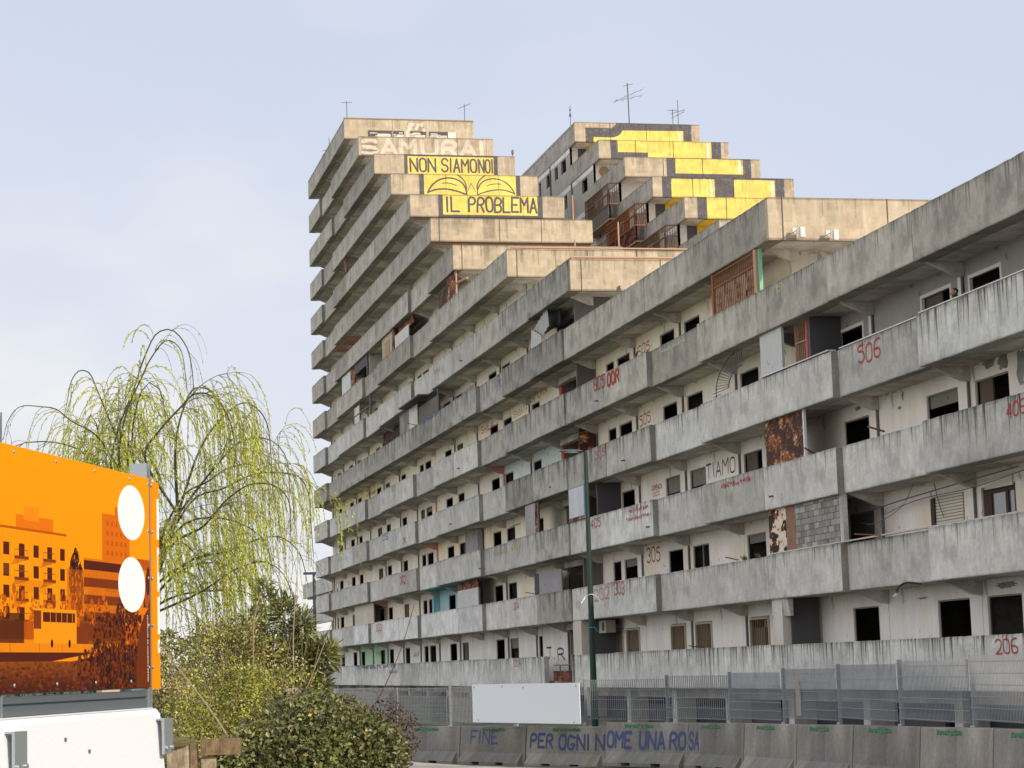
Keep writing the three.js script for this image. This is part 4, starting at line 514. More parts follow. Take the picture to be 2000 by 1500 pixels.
// low wing seen past the left end of the block
{ const w = thing('concrete_wing', 'low dark concrete wing behind the left end of the long block', 'building');
  for (const [y0, y1] of [[CY + 7.0, CY + 8.35], [CY + 4.4, CY + 5.9]]) mesh('balcony_front', prismX([[-26.3, y0], [-26.55, y0], [-26.55, y1], [-26.3, y1]].reverse(), -210, -189.5, (x, y) => [x / 16, (y - y0) / 1.5]), PM.A, w);
  mesh('wall', box(-208, -189.6, 0, CY + 7.2, -29, -28.7), tinted('plaster', 0.6, 0.56, 0.5), w); mesh('roof', box(-209, -189.6, CY + 6.9, CY + 7.15, -36, -26.6), M.concrete, w); mesh('window', box(-203, -201, CY + 5.4, CY + 6.4, -28.69, -28.66), M.dark, w); mesh('window', box(-197, -195.6, CY + 5.4, CY + 6.4, -28.69, -28.66), M.dark, w); }

// ------------------------------------------------------------------ aerials on the roofs
function aerial(label, x, y, z, h, kind, group) {
  const o = thing('tv_aerial', label, 'aerial', [x, y, z]); const r = kind === 2 ? 0.05 : 0.03; mesh('mast', rod([0, -0.3, 0], [kind === 2 ? 0.02 : 0, h, kind === 2 ? 0.06 : 0], r), M.pipe, o);
  const boom = (yy, len, tilt, n, el) => { const G = [rod([0, yy - tilt * len / 2, len / 2], [0, yy + tilt * len / 2, -len / 2], 0.016)]; for (let k = 0; k < n; k++) { const t = k / (n - 1) - 0.5; G.push(rod([-el / 2, yy + tilt * len * t, -len * t], [el / 2, yy + tilt * len * t, -len * t], 0.009)); } mesh('boom', G, M.pipe, o); };
  if (kind === 1) boom(h - 0.1, 0.75, 0.05, 5, 0.5); if (kind === 2) { boom(h - 1.0, 2.3, 0.45, 4, 1.4); boom(h - 1.25, 2.2, 0.25, 4, 1.3); boom(h - 0.15, 0.7, 0.25, 4, 0.5); } if (kind === 3) boom(h - 0.15, 1.0, 0.42, 6, 0.5); if (kind === 4) { boom(h - 0.95, 1.1, 0.3, 6, 0.6); boom(h - 1.2, 1.1, 0.5, 5, 0.6); } if (kind === 5) { mesh('clamp', new THREE.CylinderGeometry(0.09, 0.09, 0.2, 8).translate(0, h * 0.55, 0), M.pipe, o); mesh('clamp', new THREE.CylinderGeometry(0.07, 0.07, 0.16, 8).translate(0, h * 0.8, 0), M.pipe, o); } return o;
}
aerial('small aerial at the left corner of the front tower roof', -167, CY + 43, -25.1, 1.35, 1);
aerial('slanting aerial at the right end of the front tower roof', -167, CY + 43, -34.5, 1.35, 3);
aerial('bare thin mast at the left corner of the yellow painted tower', -168, CY + 43, -43.4, 1.7, 5);
aerial('tallest aerial with long crossed booms on the yellow painted tower', -166.5, CY + 42.9, -47.9, 3.4, 2);
aerial('bristling aerial at the right end of the yellow painted tower', -166.5, CY + 42.9, -52.0, 2.1, 4);
aerial('short aerial just left of the bristling one on the yellow painted tower', -166.5, CY + 42.9, -51.55, 1.35, 1);
aerial('bare spike at the end of the terrace that reads NON SIAMO NOI', -152.6, PT(14), -35.0, 0.55, 5);
aerial('tangled aerial on the far left edge of the front tower roof', -178, CY + 42.9, -25.2, 1.2, 4);

// ------------------------------------------------------------------ concrete barriers with a mesh fence on top
const JP = (s = 1) => [[0.30, 0], [0.30, 0.08], [0.14, 0.33], [0.085, 0.98], [0.07, 1.0], [-0.07, 1.0], [-0.085, 0.98], [-0.14, 0.33], [-0.30, 0.08], [-0.30, 0]];
const JP2 = [[0.30, 0.085], [0.14, 0.33], [0.085, 0.98], [0.07, 1.0], [-0.07, 1.0], [-0.085, 0.98], [-0.14, 0.33], [-0.30, 0.085]];
const JP3 = [[0.17, 0], [0.14, 0.33], [0.085, 0.98], [0.07, 1.0], [-0.07, 1.0], [-0.085, 0.98], [-0.14, 0.33], [-0.17, 0]];
function barrierGeo(len) { const uv = (x, y, z) => [x + z, y + z], h = len / 2 - 0.015, e = 0.14, P = []; const S = [[-h, -h + e, JP3], [-h + e, -0.85, JP()], [-0.85, -0.45, JP2], [-0.45, 0.45, JP()], [0.45, 0.85, JP2], [0.85, h - e, JP()], [h - e, h, JP3]]; for (const [a, b, p] of S) P.push(prismX([...p].reverse(), a, b, uv)); return P; }
const barMat = std({ map: TX.concrete, color: lin(0.46, 0.44, 0.43), bumpMap: TX.fine, bumpScale: 0.012 });
const BTOP = [[-66.0, -1.60, -9.1], [-62.45, -1.58, -10.35], [-59.10, -1.55, -11.69], [-55.66, -1.53, -12.73], [-52.26, -1.51, -13.93]], BTOP2 = [[-51.29, -1.38, -13.67], [-47.84, -1.37, -14.68], [-44.24, -1.32, -14.8], [-40.64, -1.27, -14.66], [-37.05, -1.21, -14.42], [-33.46, -1.16, -14.17], [-29.88, -1.10, -13.79], [-26.32, -1.04, -13.26]];
const blueInk = '#434f7c';
const writing = { 2: [['FINE', 0.16, 0.60, 0.72, 0.32]], 3: [['PER', 0.05, 0.36, 0.64, 0.32], ['OGNI', 0.42, 0.82, 0.62, 0.34], ['N', 0.87, 1.0, 0.62, 0.34]], 4: [['OME', 0.02, 0.34, 0.60, 0.35], ['UNA', 0.42, 0.74, 0.60, 0.36], ['RO', 0.78, 0.98, 0.60, 0.35]], 5: [['SA', 0.02, 0.22, 0.60, 0.35]] };
const barrierLabel = ['grey concrete barrier mostly hidden behind the dense bush', 'grey concrete barrier emerging right of the dense bush, green stripe and chip mark', 'grey concrete barrier with FINE written in blue', 'grey concrete barrier with PER OGNI written in blue', 'grey concrete barrier with OME UNA RO in blue letters', 'grey concrete barrier with blue letters SA at its left end', 'blank barrier with green stripe, next to the one lettered SA', 'second blank barrier to the right of the one lettered SA', 'third blank barrier to the right of the one lettered SA', 'fourth blank barrier to the right of the one lettered SA', 'last blank barrier at the right edge of the picture'];
{
  const tops = []; for (let i = 0; i + 1 < BTOP.length; i++) tops.push([BTOP[i], BTOP[i + 1]]); for (let i = 0; i + 1 < BTOP2.length; i++) tops.push([BTOP2[i], BTOP2[i + 1]]);
  const ink = canvas(2048, 512), ic = ink.getContext('2d'); const slots = {}; let ix = 4, iy = 4;
  Object.entries(writing).forEach(([k, list]) => list.forEach(([t, a, b, y, h], n) => { const hp = 110, wp = Math.round((b - a) * 3.6 / h * hp); if (ix + wp + 30 > 2040) { ix = 4; iy += 150; } strokeText(ic, t, ix + 14, iy + 126, wp, hp, k === '2' ? 12 : 20, blueInk, 9 + n, 7); slots[k + '_' + n] = [ix, iy, wp + 28, 142, wp, hp]; ix += wp + 36; }));
  ic.globalCompositeOperation = 'destination-out'; const rr = rng(3); for (let k = 0; k < 2600; k++) { ic.globalAlpha = rr() * 0.65; ic.fillRect(rr() * 2048, rr() * 512, 1 + rr() * 4, 1 + rr() * 3); } ic.globalAlpha = 1;
  const inkMat = std({ map: canvasTex(ink), transparent: true });
  const st = canvas(256, 32), sg = st.getContext('2d'); sg.fillStyle = '#2c7040'; sg.fillRect(0, 4, 256, 24); const r9 = rng(12); for (let k = 0; k < 110; k++) { sg.fillStyle = `rgba(150,165,140,${r9() * 0.7})`; sg.fillRect(r9() * 256, r9() * 32, 2 + r9() * 9, 1 + r9() * 4); } sg.fillStyle = 'rgba(70,120,80,0.8)'; for (let k = 0; k < 16; k++) sg.fillRect(12 + k * 15, 11, 9, 10); const stripeMat = std({ map: canvasTex(st) });
  const geoCache = barrierGeo(3.55);
  tops.forEach(([a, b], i) => {
    const mx = (a[0] + b[0]) / 2, my = (a[1] + b[1]) / 2, mz = (a[2] + b[2]) / 2, len = Math.hypot(b[0] - a[0], b[2] - a[2]), o = thing('concrete_barrier', barrierLabel[i], 'barrier', [mx, CY + my - 1.0, mz], -Math.atan2(b[2] - a[2], b[0] - a[0]), 'concrete barriers in a line under the fence'), r = rng(i + 60);
    o.rotation.z = (r() - 0.5) * 0.006 + Math.atan2(b[1] - a[1], len) ; mesh('body', barrierGeo(len - 0.02), i % 3 === 1 ? barMat : i % 3 ? tinted2(barMat, 0.40, 0.385, 0.375) : tinted2(barMat, 0.54, 0.515, 0.49), o);
    // sloped face of the upper part: z from 0.14 at 0.33 to 0.085 at 0.98
    const fz = (y) => lerp(0.14, 0.085, (y - 0.33) / 0.65) + 0.006, quad = (x0, x1, y0, y1, u0, u1, v0, v1) => soup([[x0, y0, fz(y0)], [x1, y0, fz(y0)], [x1, y1, fz(y1)], [x0, y0, fz(y0)], [x1, y1, fz(y1)], [x0, y1, fz(y1)]].flat(), [u0, v0, u1, v0, u1, v1, u0, v0, u1, v1, u0, v1]);
    const sx = -len / 2 + len * (i < 4 ? 0.52 : 0.42); mesh('painted_stripe', quad(sx - 0.62, sx + 0.62, 0.885, 0.95, 0, 1, 0, 1), stripeMat, o);
    (writing[i + 0] || []).forEach(([t, p, q, y, h], n) => { const s = slots[i + '_' + n], kx = (q - p) * len / s[4], ky = h / s[5], x0 = -len / 2 + p * len - 14 * kx, y0 = y - h * 0.5 - 16 * ky; mesh('painted_letters', quad(x0, x0 + s[2] * kx, y0, y0 + s[3] * ky, s[0] / 2048, (s[0] + s[2]) / 2048, 1 - (s[1] + s[3]) / 512, 1 - s[1] / 512), inkMat, o); });
    const lug = mesh('lifting_slot', box(-len / 2 + 0.02, -len / 2 + 0.06, 0.4, 0.95, -0.06, 0.06), M.dark, o);
  });
}
function tinted2(m, r, g, b) { const k = 'bar' + r + g + b; if (!tintCache[k]) { tintCache[k] = m.clone(); tintCache[k].color = lin(r, g, b); } return tintCache[k]; }
// mesh fence panels: posts stand on the barriers
{
  const POSTS = [[-65.9, -0.47, -9.1], [-62.22, -0.49, -10.37], [-59.81, -0.52, -11.43], [-56.5, -0.47, -12.55], [-53.32, -0.42, -13.59], [-49.09, -0.34, -14.44], [-45.49, -0.30, -14.78], [-41.97, -0.25, -14.75], [-38.58, -0.18, -14.62], [-34.83, -0.13, -14.28], [-31.18, -0.08, -13.94], [-27.95, -0.02, -13.55]];
  const fl = ['mesh fence panel half hidden behind the dense bush', 'mesh fence panel with blue shutter behind it, right of the bush', 'mesh fence panel immediately left of the white board', 'mesh fence panel covered by the left half of the white board', 'mesh fence panel with the green lamp post behind it', 'widely spaced mesh fence panel right of the green lamp post', 'dense mesh fence panel, second to the right of the lamp post', 'dense mesh fence panel with a small white notice tied on it', 'dense mesh fence panel, first to the right of the white notice', 'dense mesh fence panel, second to the right of the white notice', 'dense mesh fence panel at the right edge of the picture'];
  for (let i = 0; i + 1 < POSTS.length; i++) {
    const a = POSTS[i], b = POSTS[i + 1], len = Math.hypot(b[0] - a[0], b[2] - a[2]), H = 1.02, o = thing('fence_panel', fl[i], 'fence', [a[0], CY + (a[1] + b[1]) / 2 - H, a[2]], -Math.atan2(b[2] - a[2], b[0] - a[0]), 'mesh fence panels on the barriers'), dense = i >= 6, G = [], Rr = [];
    const pitch = i < 4 ? 0.075 : dense ? 0.066 : 0.11, w = dense ? 0.0052 : 0.0072; for (let x = 0.06; x < len - 0.03; x += pitch) G.push(box(x - w, x + w, 0.06, H, -w, w)); for (let y = 0.08; y < H; y += dense ? 0.17 : 0.23) Rr.push(box(0.03, len - 0.03, y - 0.005, y + 0.005, 0.0075, 0.013));
    mesh('mesh_bars', G, M.fence, o, { kind: 'stuff' }); mesh('mesh_rails', Rr, M.fence, o); mesh('post', box(-0.035, 0.035, -0.28, H + 0.02, -0.08, -0.02), M.fence, o); mesh('foot_plate', box(-0.08, 0.08, -0.30, -0.02, -0.02, 0.0), M.galv, o);
    if (i === 7) { mesh('notice', box(1.0, 1.32, 0.12, 0.78, 0.022, 0.028), std({ color: lin(0.34, 0.30, 0.28), map: TX.plaster }), o); }
  }
  const A = [-57.16, -0.44, -11.70], B = [-51.65, -0.41, -13.20], o = thing('white_board', 'blank white board fixed on the mesh fence left of the green lamp post', 'board', [A[0], CY - 0.43 - 1.0, A[2] + 0.12], -Math.atan2(B[2] - A[2], B[0] - A[0])), len = Math.hypot(B[0] - A[0], B[2] - A[2]);
  mesh('panel', box(0, len, 0.02, 1.0, 0.0, 0.02), M.sheet, o); for (const [x, y] of [[0.12, 0.92], [len - 0.15, 0.92], [len / 2, 0.9], [0.3, 0.08], [len - 0.3, 0.06], [len * 0.3, 0.93]]) mesh('fixing', new THREE.CylinderGeometry(0.018, 0.018, 0.01, 8).rotateX(Math.PI / 2).translate(x, y, 0.025), M.pipe, o);
}
// street lamps
{
  const o = thing('street_lamp', 'dark green street lamp with flat head in front of the facade', 'street lamp', [-60.6, CY - 2.6, -15.75]), top = 8.62;
  mesh('pole', new THREE.CylinderGeometry(0.055, 0.105, top, 14).translate(0, top / 2, 0), M.green, o);
  const head = new THREE.SphereGeometry(1, 20, 12).scale(0.13, 0.045, 0.36).translate(-0.02, top + 0.02, 0.42); mesh('lamp_head', head, tinted('blackpaint', 0.09, 0.10, 0.11), o); mesh('lamp_glass', new THREE.CylinderGeometry(0.12, 0.12, 0.03, 18).scale(1, 1, 2.0).translate(-0.02, top - 0.02, 0.42), M.galvDark, o);
  mesh('white_ribbon', tube([[0.22, 4.30, 0.34], [0.12, 4.46, 0.2], [-0.05, 4.5, 0.14], [0.1, 4.56, 0.0], [0.13, 4.5, -0.12], [0.2, 4.36, -0.26]], 0.012), M.white, o); mesh('blue_tie', [new THREE.TorusGeometry(0.105, 0.018, 6, 14).rotateX(Math.PI / 2).translate(0, 3.62, 0), tube([[0.09, 3.62, -0.05], [0.12, 3.5, -0.16]], 0.015)], std({ color: lin(0.04, 0.2, 0.42) }), o);
  const p = thing('street_lamp', 'distant dark street lamp among the shrubs left of the block', 'street lamp', [-110, CY - 1.5, -14.35]); mesh('pole', new THREE.CylinderGeometry(0.07, 0.10, 6.45, 10).translate(0, 3.22, 0), M.navy, p); mesh('lamp_head', box(-0.12, 0.12, 6.38, 6.5, -0.1, 0.52), M.navy, p);
}

// ------------------------------------------------------------------ orange hoarding on a white barrier
{
  const th = -Math.atan2(1.39, 3.5), B = [-21.5, -1.23];                                // right-hand post; x of the group runs towards the near end (left in the picture)
  B[0] -= 0.037; B[1] += 0.093; const o = thing('hoarding', 'orange hoarding printed with a street scene and two white discs', 'hoarding', [B[0], CY, B[1]], th);
  // printed face looks to local -z, with local x running from the right post to the near end
  const W = 4.9, Y0 = -0.085, Y1 = 1.91, cw = 1536, chh = 640, c = canvas(cw, chh), g = c.getContext('2d'), r = rng(42);
  // picture is drawn left to right as seen: s = 0 at the near end, 1 at the post (4.9 m)
  const S = (m) => (W - m) / W * cw, YK = [[-1, -1.12], [0.29, 0.17], [0.46, 0.335], [0.83, 0.71], [0.86, 0.80], [0.93, 0.875], [1, 1]], Yp = (t) => { let i = 0; while (i < YK.length - 2 && t > YK[i + 1][0]) i++; const [a, b] = [YK[i], YK[i + 1]]; return lerp(a[1], b[1], (t - a[0]) / (b[0] - a[0])) * chh; }, q = (u) => 0.2304 * cw + 0.7696 * cw * u; // q: 0 = left edge of the photograph, 1 = post
  const grd = g.createLinearGradient(0, 0, 0, chh); grd.addColorStop(0, '#ff9c00'); grd.addColorStop(0.5, '#ff9800'); grd.addColorStop(1, '#f08800'); g.fillStyle = grd; g.fillRect(0, 0, cw, chh);
  const far = (p) => q(p * 21.2 / (p * 21.2 + (1 - p) * 17.6));                      // the print is drawn by eye as it appears, evened out along the sheet
  const rect = (u0, u1, t0, t1, col) => { g.fillStyle = col; const a = far(u0), b = far(u1); g.fillRect(a, Yp(t0), b - a, Yp(t1) - Yp(t0)); };
  const O1 = '#f58a08', O2 = '#e37406', O3 = '#b65208', O4 = '#7d3410', O5 = '#521f10', O6 = '#351410', DK = '#1f0d0c';
  rect(0.08, 0.28, 0.40, 0.62, O2); rect(0.12, 0.2, 0.36, 0.42, O1); rect(0.60, 0.82, 0.33, 0.72, '#d96a06'); rect(0.70, 0.80, 0.29, 0.34, '#d46406'); for (let i = 0; i < 5; i++) for (let k = 0; k < 8; k++) rect(0.635 + i * 0.036, 0.648 + i * 0.036, 0.365 + k * 0.045, 0.385 + k * 0.045, O3);
  rect(-0.35, 0.36, 0.46, 0.86, '#f79600'); rect(-0.35, 0.36, 0.455, 0.465, O3);
  for (let i = -4; i < 5; i++) for (let k = 0; k < 5; k++) { const u = 0.02 + i * 0.075, t = 0.52 + k * 0.085; rect(u, u + 0.028, t, t + 0.05, O5); if ((i + 5) % 2 === 0) { rect(u - 0.022, u + 0.05, t + 0.05, t + 0.062, O4); g.strokeStyle = O4; g.lineWidth = 1.4; g.strokeRect(far(u - 0.02), Yp(t + 0.025), far(u + 0.045) - far(u - 0.02), Yp(t + 0.053) - Yp(t + 0.025)); g.fillStyle = 'rgba(150,70,5,0.45)'; g.beginPath(); g.moveTo(far(u - 0.02), Yp(t + 0.062)); g.lineTo(far(u + 0.05), Yp(t + 0.062)); g.lineTo(far(u - 0.04), Yp(t + 0.09)); g.fill(); } }
  rect(0.47, 1.0, 0.545, 0.86, '#d97008'); for (let k = 0; k < 5; k++) rect(0.47, 0.76, 0.555 + k * 0.075, 0.595 + k * 0.075, k === 0 ? O5 : O4); rect(0.76, 1.0, 0.58, 0.84, '#e07a08'); for (let i = 0; i < 6; i++) for (let k = 0; k < 3; k++) rect(0.78 + i * 0.04, 0.80 + i * 0.04, 0.63 + k * 0.075, 0.67 + k * 0.075, O5); rect(0.86, 1, 0.52, 0.57, O3);
  const blob = (u, t, ru, rt, n, cols) => { for (let k = 0; k < n; k++) { const a = r() * 6.28, d = Math.sqrt(r()); g.fillStyle = cols[Math.floor(r() * cols.length)]; g.beginPath(); const sz = 2 + r() * r() * 11; g.globalAlpha = 0.55 + r() * 0.45; g.ellipse(far(u + Math.cos(a) * d * ru), Yp(t + Math.sin(a) * d * rt), sz, sz * (0.6 + r() * 0.7), r() * 3, 0, 7); g.fill(); } g.globalAlpha = 1; };
  blob(0.42, 0.66, 0.045, 0.14, 420, [O5, O6, O4, DK]); rect(-0.35, 1, 0.83, 0.87, O3); rect(-0.35, 0.8, 0.855, 0.90, '#e8850a'); rect(-0.35, 1, 0.895, 1, O5);
  g.fillStyle = '#f0900c'; g.beginPath(); g.moveTo(far(-0.35), Yp(0.985)); g.lineTo(far(0.55), Yp(0.895)); g.lineTo(far(0.55), Yp(0.91)); g.lineTo(far(-0.35), Yp(1.0)); g.fill(); { const fg = g.createLinearGradient(0, Yp(0.93), 0, chh); fg.addColorStop(0, '#8a4712'); fg.addColorStop(0.45, '#6b3012'); fg.addColorStop(1, '#431a10'); g.fillStyle = fg; g.fillRect(0, Yp(0.93), cw, chh); } for (let k = 0; k < 1500; k++) { g.fillStyle = `rgba(${r() < 0.55 ? '50,20,12' : '160,84,24'},${0.1 + r() * 0.25})`; g.fillRect(r() * cw, Yp(0.93 + r() * 0.07), 4 + r() * 22, 2 + r() * 8); }
  for (let i = 0; i < 14; i++) { const u = -0.3 + r() * 1.2, t = 0.55 + r() * 0.3; g.fillStyle = `rgba(${r() < 0.5 ? '120,55,8' : '255,180,60'},0.16)`; g.fillRect(far(u), Yp(t), 40 + r() * 160, 10 + r() * 50); }
  for (let i = -5; i < 10; i++) { g.fillStyle = 'rgba(130,60,8,0.35)'; g.fillRect(far(i * 0.036 - 0.02), Yp(0.47), 1.5, Yp(0.85) - Yp(0.47)); } for (let i = 0; i < 30; i++) { g.fillStyle = 'rgba(80,32,10,0.5)'; g.fillRect(far(0.47 + i * 0.0095), Yp(0.555), 1.4, Yp(0.9) - Yp(0.555)); } rect(0.36, 0.47, 0.6, 0.86, 'rgba(190,92,10,0.6)'); rect(-0.35, 0.12, 0.80, 0.86, 'rgba(60,24,10,0.75)'); rect(0.44, 0.78, 0.80, 0.86, 'rgba(70,28,10,0.55)'); g.strokeStyle = 'rgba(90,40,8,0.7)'; g.lineWidth = 2; for (const u of [0.05, 0.2, 0.33, 0.56]) { g.beginPath(); g.moveTo(far(u), Yp(0.93)); g.lineTo(far(u), Yp(0.72)); g.stroke(); }
  for (let i = 0; i < 11; i++) blob(-0.25 + i * 0.085, 0.74 + r() * 0.05, 0.034, 0.055, 60, [O4, O3, O2, O3]);
  rect(0.17, 0.42, 0.775, 0.86, '#f3960d'); rect(0.22, 0.41, 0.79, 0.83, O5); rect(0.17, 0.21, 0.785, 0.84, O4); for (let k = 0; k < 5; k++) rect(0.26 + k * 0.033, 0.263 + k * 0.033, 0.79, 0.83, '#f3960d'); for (const u of [0.27, 0.375]) { g.fillStyle = DK; g.beginPath(); g.ellipse(far(u), Yp(0.86), 9, 11, 0, 0, 7); g.fill(); } rect(0.42, 0.5, 0.835, 0.86, O4);
  for (const [cxu, cyt, ru, rt, n] of [[0.63, 0.86, 0.10, 0.08, 420], [0.8, 0.84, 0.10, 0.16, 900], [0.58, 0.95, 0.16, 0.08, 700], [0.78, 0.95, 0.2, 0.09, 1100]]) blob(cxu, cyt, ru, rt, n, [O5, O6, DK, O4, O6, '#6b3010']);
  g.fillStyle = '#6e2f0c'; g.beginPath(); g.moveTo(far(0.87), Yp(1.0)); g.bezierCurveTo(far(0.87), Yp(0.85), far(0.91), Yp(0.79), far(1.0), Yp(0.74)); g.lineTo(far(1.02), Yp(1)); g.fill(); g.fillStyle = '#a9510c'; g.beginPath(); g.ellipse(far(0.975), Yp(0.67), 26, 52, 0.1, 0, 7); g.fill(); g.fillStyle = '#5a2410'; g.beginPath(); g.ellipse(far(0.985), Yp(0.62), 22, 44, 0.1, 0, 7); g.fill();
  weather(c, 0.05, 88, 3, 2); for (let k = 0; k < 5000; k++) { g.fillStyle = `rgba(${r() < 0.5 ? '60,25,8' : '255,190,70'},${r() * 0.10})`; g.fillRect(r() * cw, (0.33 + r() * 0.67) * chh, 1 + r() * 4, 1 + r() * 3); }
  g.fillStyle = '#fbfbfa'; for (const t of [0.182, 0.520]) { g.beginPath(); g.ellipse(far(0.838), t * chh, 0.079 * cw, 0.129 * chh, 0, 0, 7); g.fill(); }
  g.save(); g.translate(q(0.985), 0.975 * chh); g.rotate(-Math.PI / 2); g.fillStyle = '#e9e4da'; g.font = 'bold 13px sans-serif'; g.fillText('IMAGE COURTESY OF SETTANTA7', 0, 0); g.restore();
  const tx = canvasTex(c); tx.anisotropy = 8;
  const pg = box(0.055, W, Y0, Y1, -0.105, -0.09), uv = pg.attributes.uv, p = pg.attributes.position; for (let i = 0; i < uv.count; i++) uv.setXY(i, (W - p.getX(i)) / (W - 0.055), (p.getY(i) - Y0) / (Y1 - Y0));
  mesh('printed_panel', pg, new THREE.MeshPhysicalMaterial({ map: tx, roughness: 0.7, specularIntensity: 0.25 }), o);
  mesh('panel_frame', [box(0.06, W, Y0 - 0.01, Y0 + 0.02, -0.088, -0.03), box(0.06, W, Y1 - 0.03, Y1 + 0.004, -0.088, -0.03)], M.galvDark, o);
  for (let m = 0.62; m < W; m += 0.95) { for (const y of [Y1 - 0.05, Y0 + 0.06]) mesh('screw', new THREE.SphereGeometry(0.017, 10, 6).scale(1, 1, 0.6).translate(m, y, -0.106), M.screw, o); }
  for (const y of [0.1, 0.5, 0.95, 1.4, 1.85]) { mesh('screw', new THREE.SphereGeometry(0.016, 10, 6).scale(1, 1, 0.6).translate(0.09, y, -0.106), M.screw, o); mesh('screw', new THREE.SphereGeometry(0.016, 10, 6).scale(1, 1, 0.6).translate(-0.05, y, -0.1), M.screw, o); }
  // H-section posts: at the right end and, taller, where the next sheet joins on the near side
  for (const [m, top] of [[0, 2.06], [3.72, 2.16]]) mesh('steel_post', [box(m - 0.055, m - 0.035, -0.42, top, -0.085, 0.085), box(m + 0.035, m + 0.055, -0.42, top, -0.085, 0.085), box(m - 0.035, m + 0.035, -0.42, top, -0.006, 0.006)], M.galv, o);
  for (const m of [0, 3.72]) mesh('post_bracket', [box(m - 0.13, m + 0.13, -0.72, -0.40, -0.26, -0.235), box(m - 0.13, m + 0.13, -0.40, -0.385, -0.26, 0.26), box(m - 0.13, m + 0.13, -0.72, -0.385, 0.235, 0.26)], M.galv, o), [-0.08, 0.08].forEach((d) => mesh('bolt', new THREE.CylinderGeometry(0.022, 0.022, 0.03, 6).rotateX(Math.PI / 2).translate(m + d, -0.66, -0.27), M.screw, o));
  // narrow return sheet beyond the post, with the cut edges of white letters
  const rc = canvas(64, 1024), rg = rc.getContext('2d'); rg.fillStyle = '#ff9600'; rg.fillRect(0, 0, 64, 1024); rg.fillStyle = '#fbf8f2'; for (const [a, b] of [[0.10, 0.32], [0.365, 0.60], [0.63, 0.83], [0.86, 0.93]]) rg.fillRect(44, a * 1024 * 0.9, 20, (b - a) * 1024 * 0.9); rg.fillStyle = '#ff9600'; rg.fillRect(52, 0.40 * 922, 12, 90); rg.fillRect(54, 0.88 * 922, 10, 24);
  const eg = box(-0.26, -0.045, Y0 - 0.02, Y1 - 0.02, -0.1, -0.086), euv = eg.attributes.uv, ep = eg.attributes.position; for (let i = 0; i < euv.count; i++) euv.setXY(i, (-0.045 - ep.getX(i)) / 0.215, (ep.getY(i) - Y0) / (Y1 - Y0)); mesh('return_sheet', eg, new THREE.MeshPhysicalMaterial({ map: canvasTex(rc), roughness: 0.7, specularIntensity: 0.25 }), o);
  mesh('base_rail', prismX([[-0.04, -0.115], [-0.075, -0.12], [-0.075, -0.17], [-0.05, -0.185], [-0.075, -0.20], [-0.075, -0.27], [-0.04, -0.285], [0, -0.285], [0, -0.115]], 0.06, W, (x, y) => [x, y]), M.galvDark, o);
  const wb = thing('concrete_barrier', 'white painted concrete barrier under the orange hoarding', 'barrier', [B[0], CY - 1.29, B[1]], th); const WJ = [[0.36, 0], [0.36, 0.08], [0.22, 0.33], [0.17, 0.95], [0.13, 1.0], [-0.13, 1.0], [-0.17, 0.95], [-0.22, 0.33], [-0.36, 0.08], [-0.36, 0]]; const wm = std({ color: lin(0.84, 0.87, 0.92), roughness: 0.55, bumpMap: TX.fine, bumpScale: 0.003 });
  mesh('body', prismX([...WJ].reverse(), -0.02, 5.2, (x, y, z) => [x + z, y]), wm, wb); for (const [m, y] of [[2.55, 0.80], [2.0, 0.68], [0.4, 0.25]]) mesh('hole', new THREE.CylinderGeometry(0.018, 0.018, 0.02, 10).rotateX(Math.PI / 2).translate(m, y, -lerp(0.22, 0.17, (y - 0.33) / 0.62) - 0.002), M.pipe, wb); mesh('mortar_line', box(0.1, 5.0, 1.0, 1.012, -0.14, -0.03), M.white, wb);
}

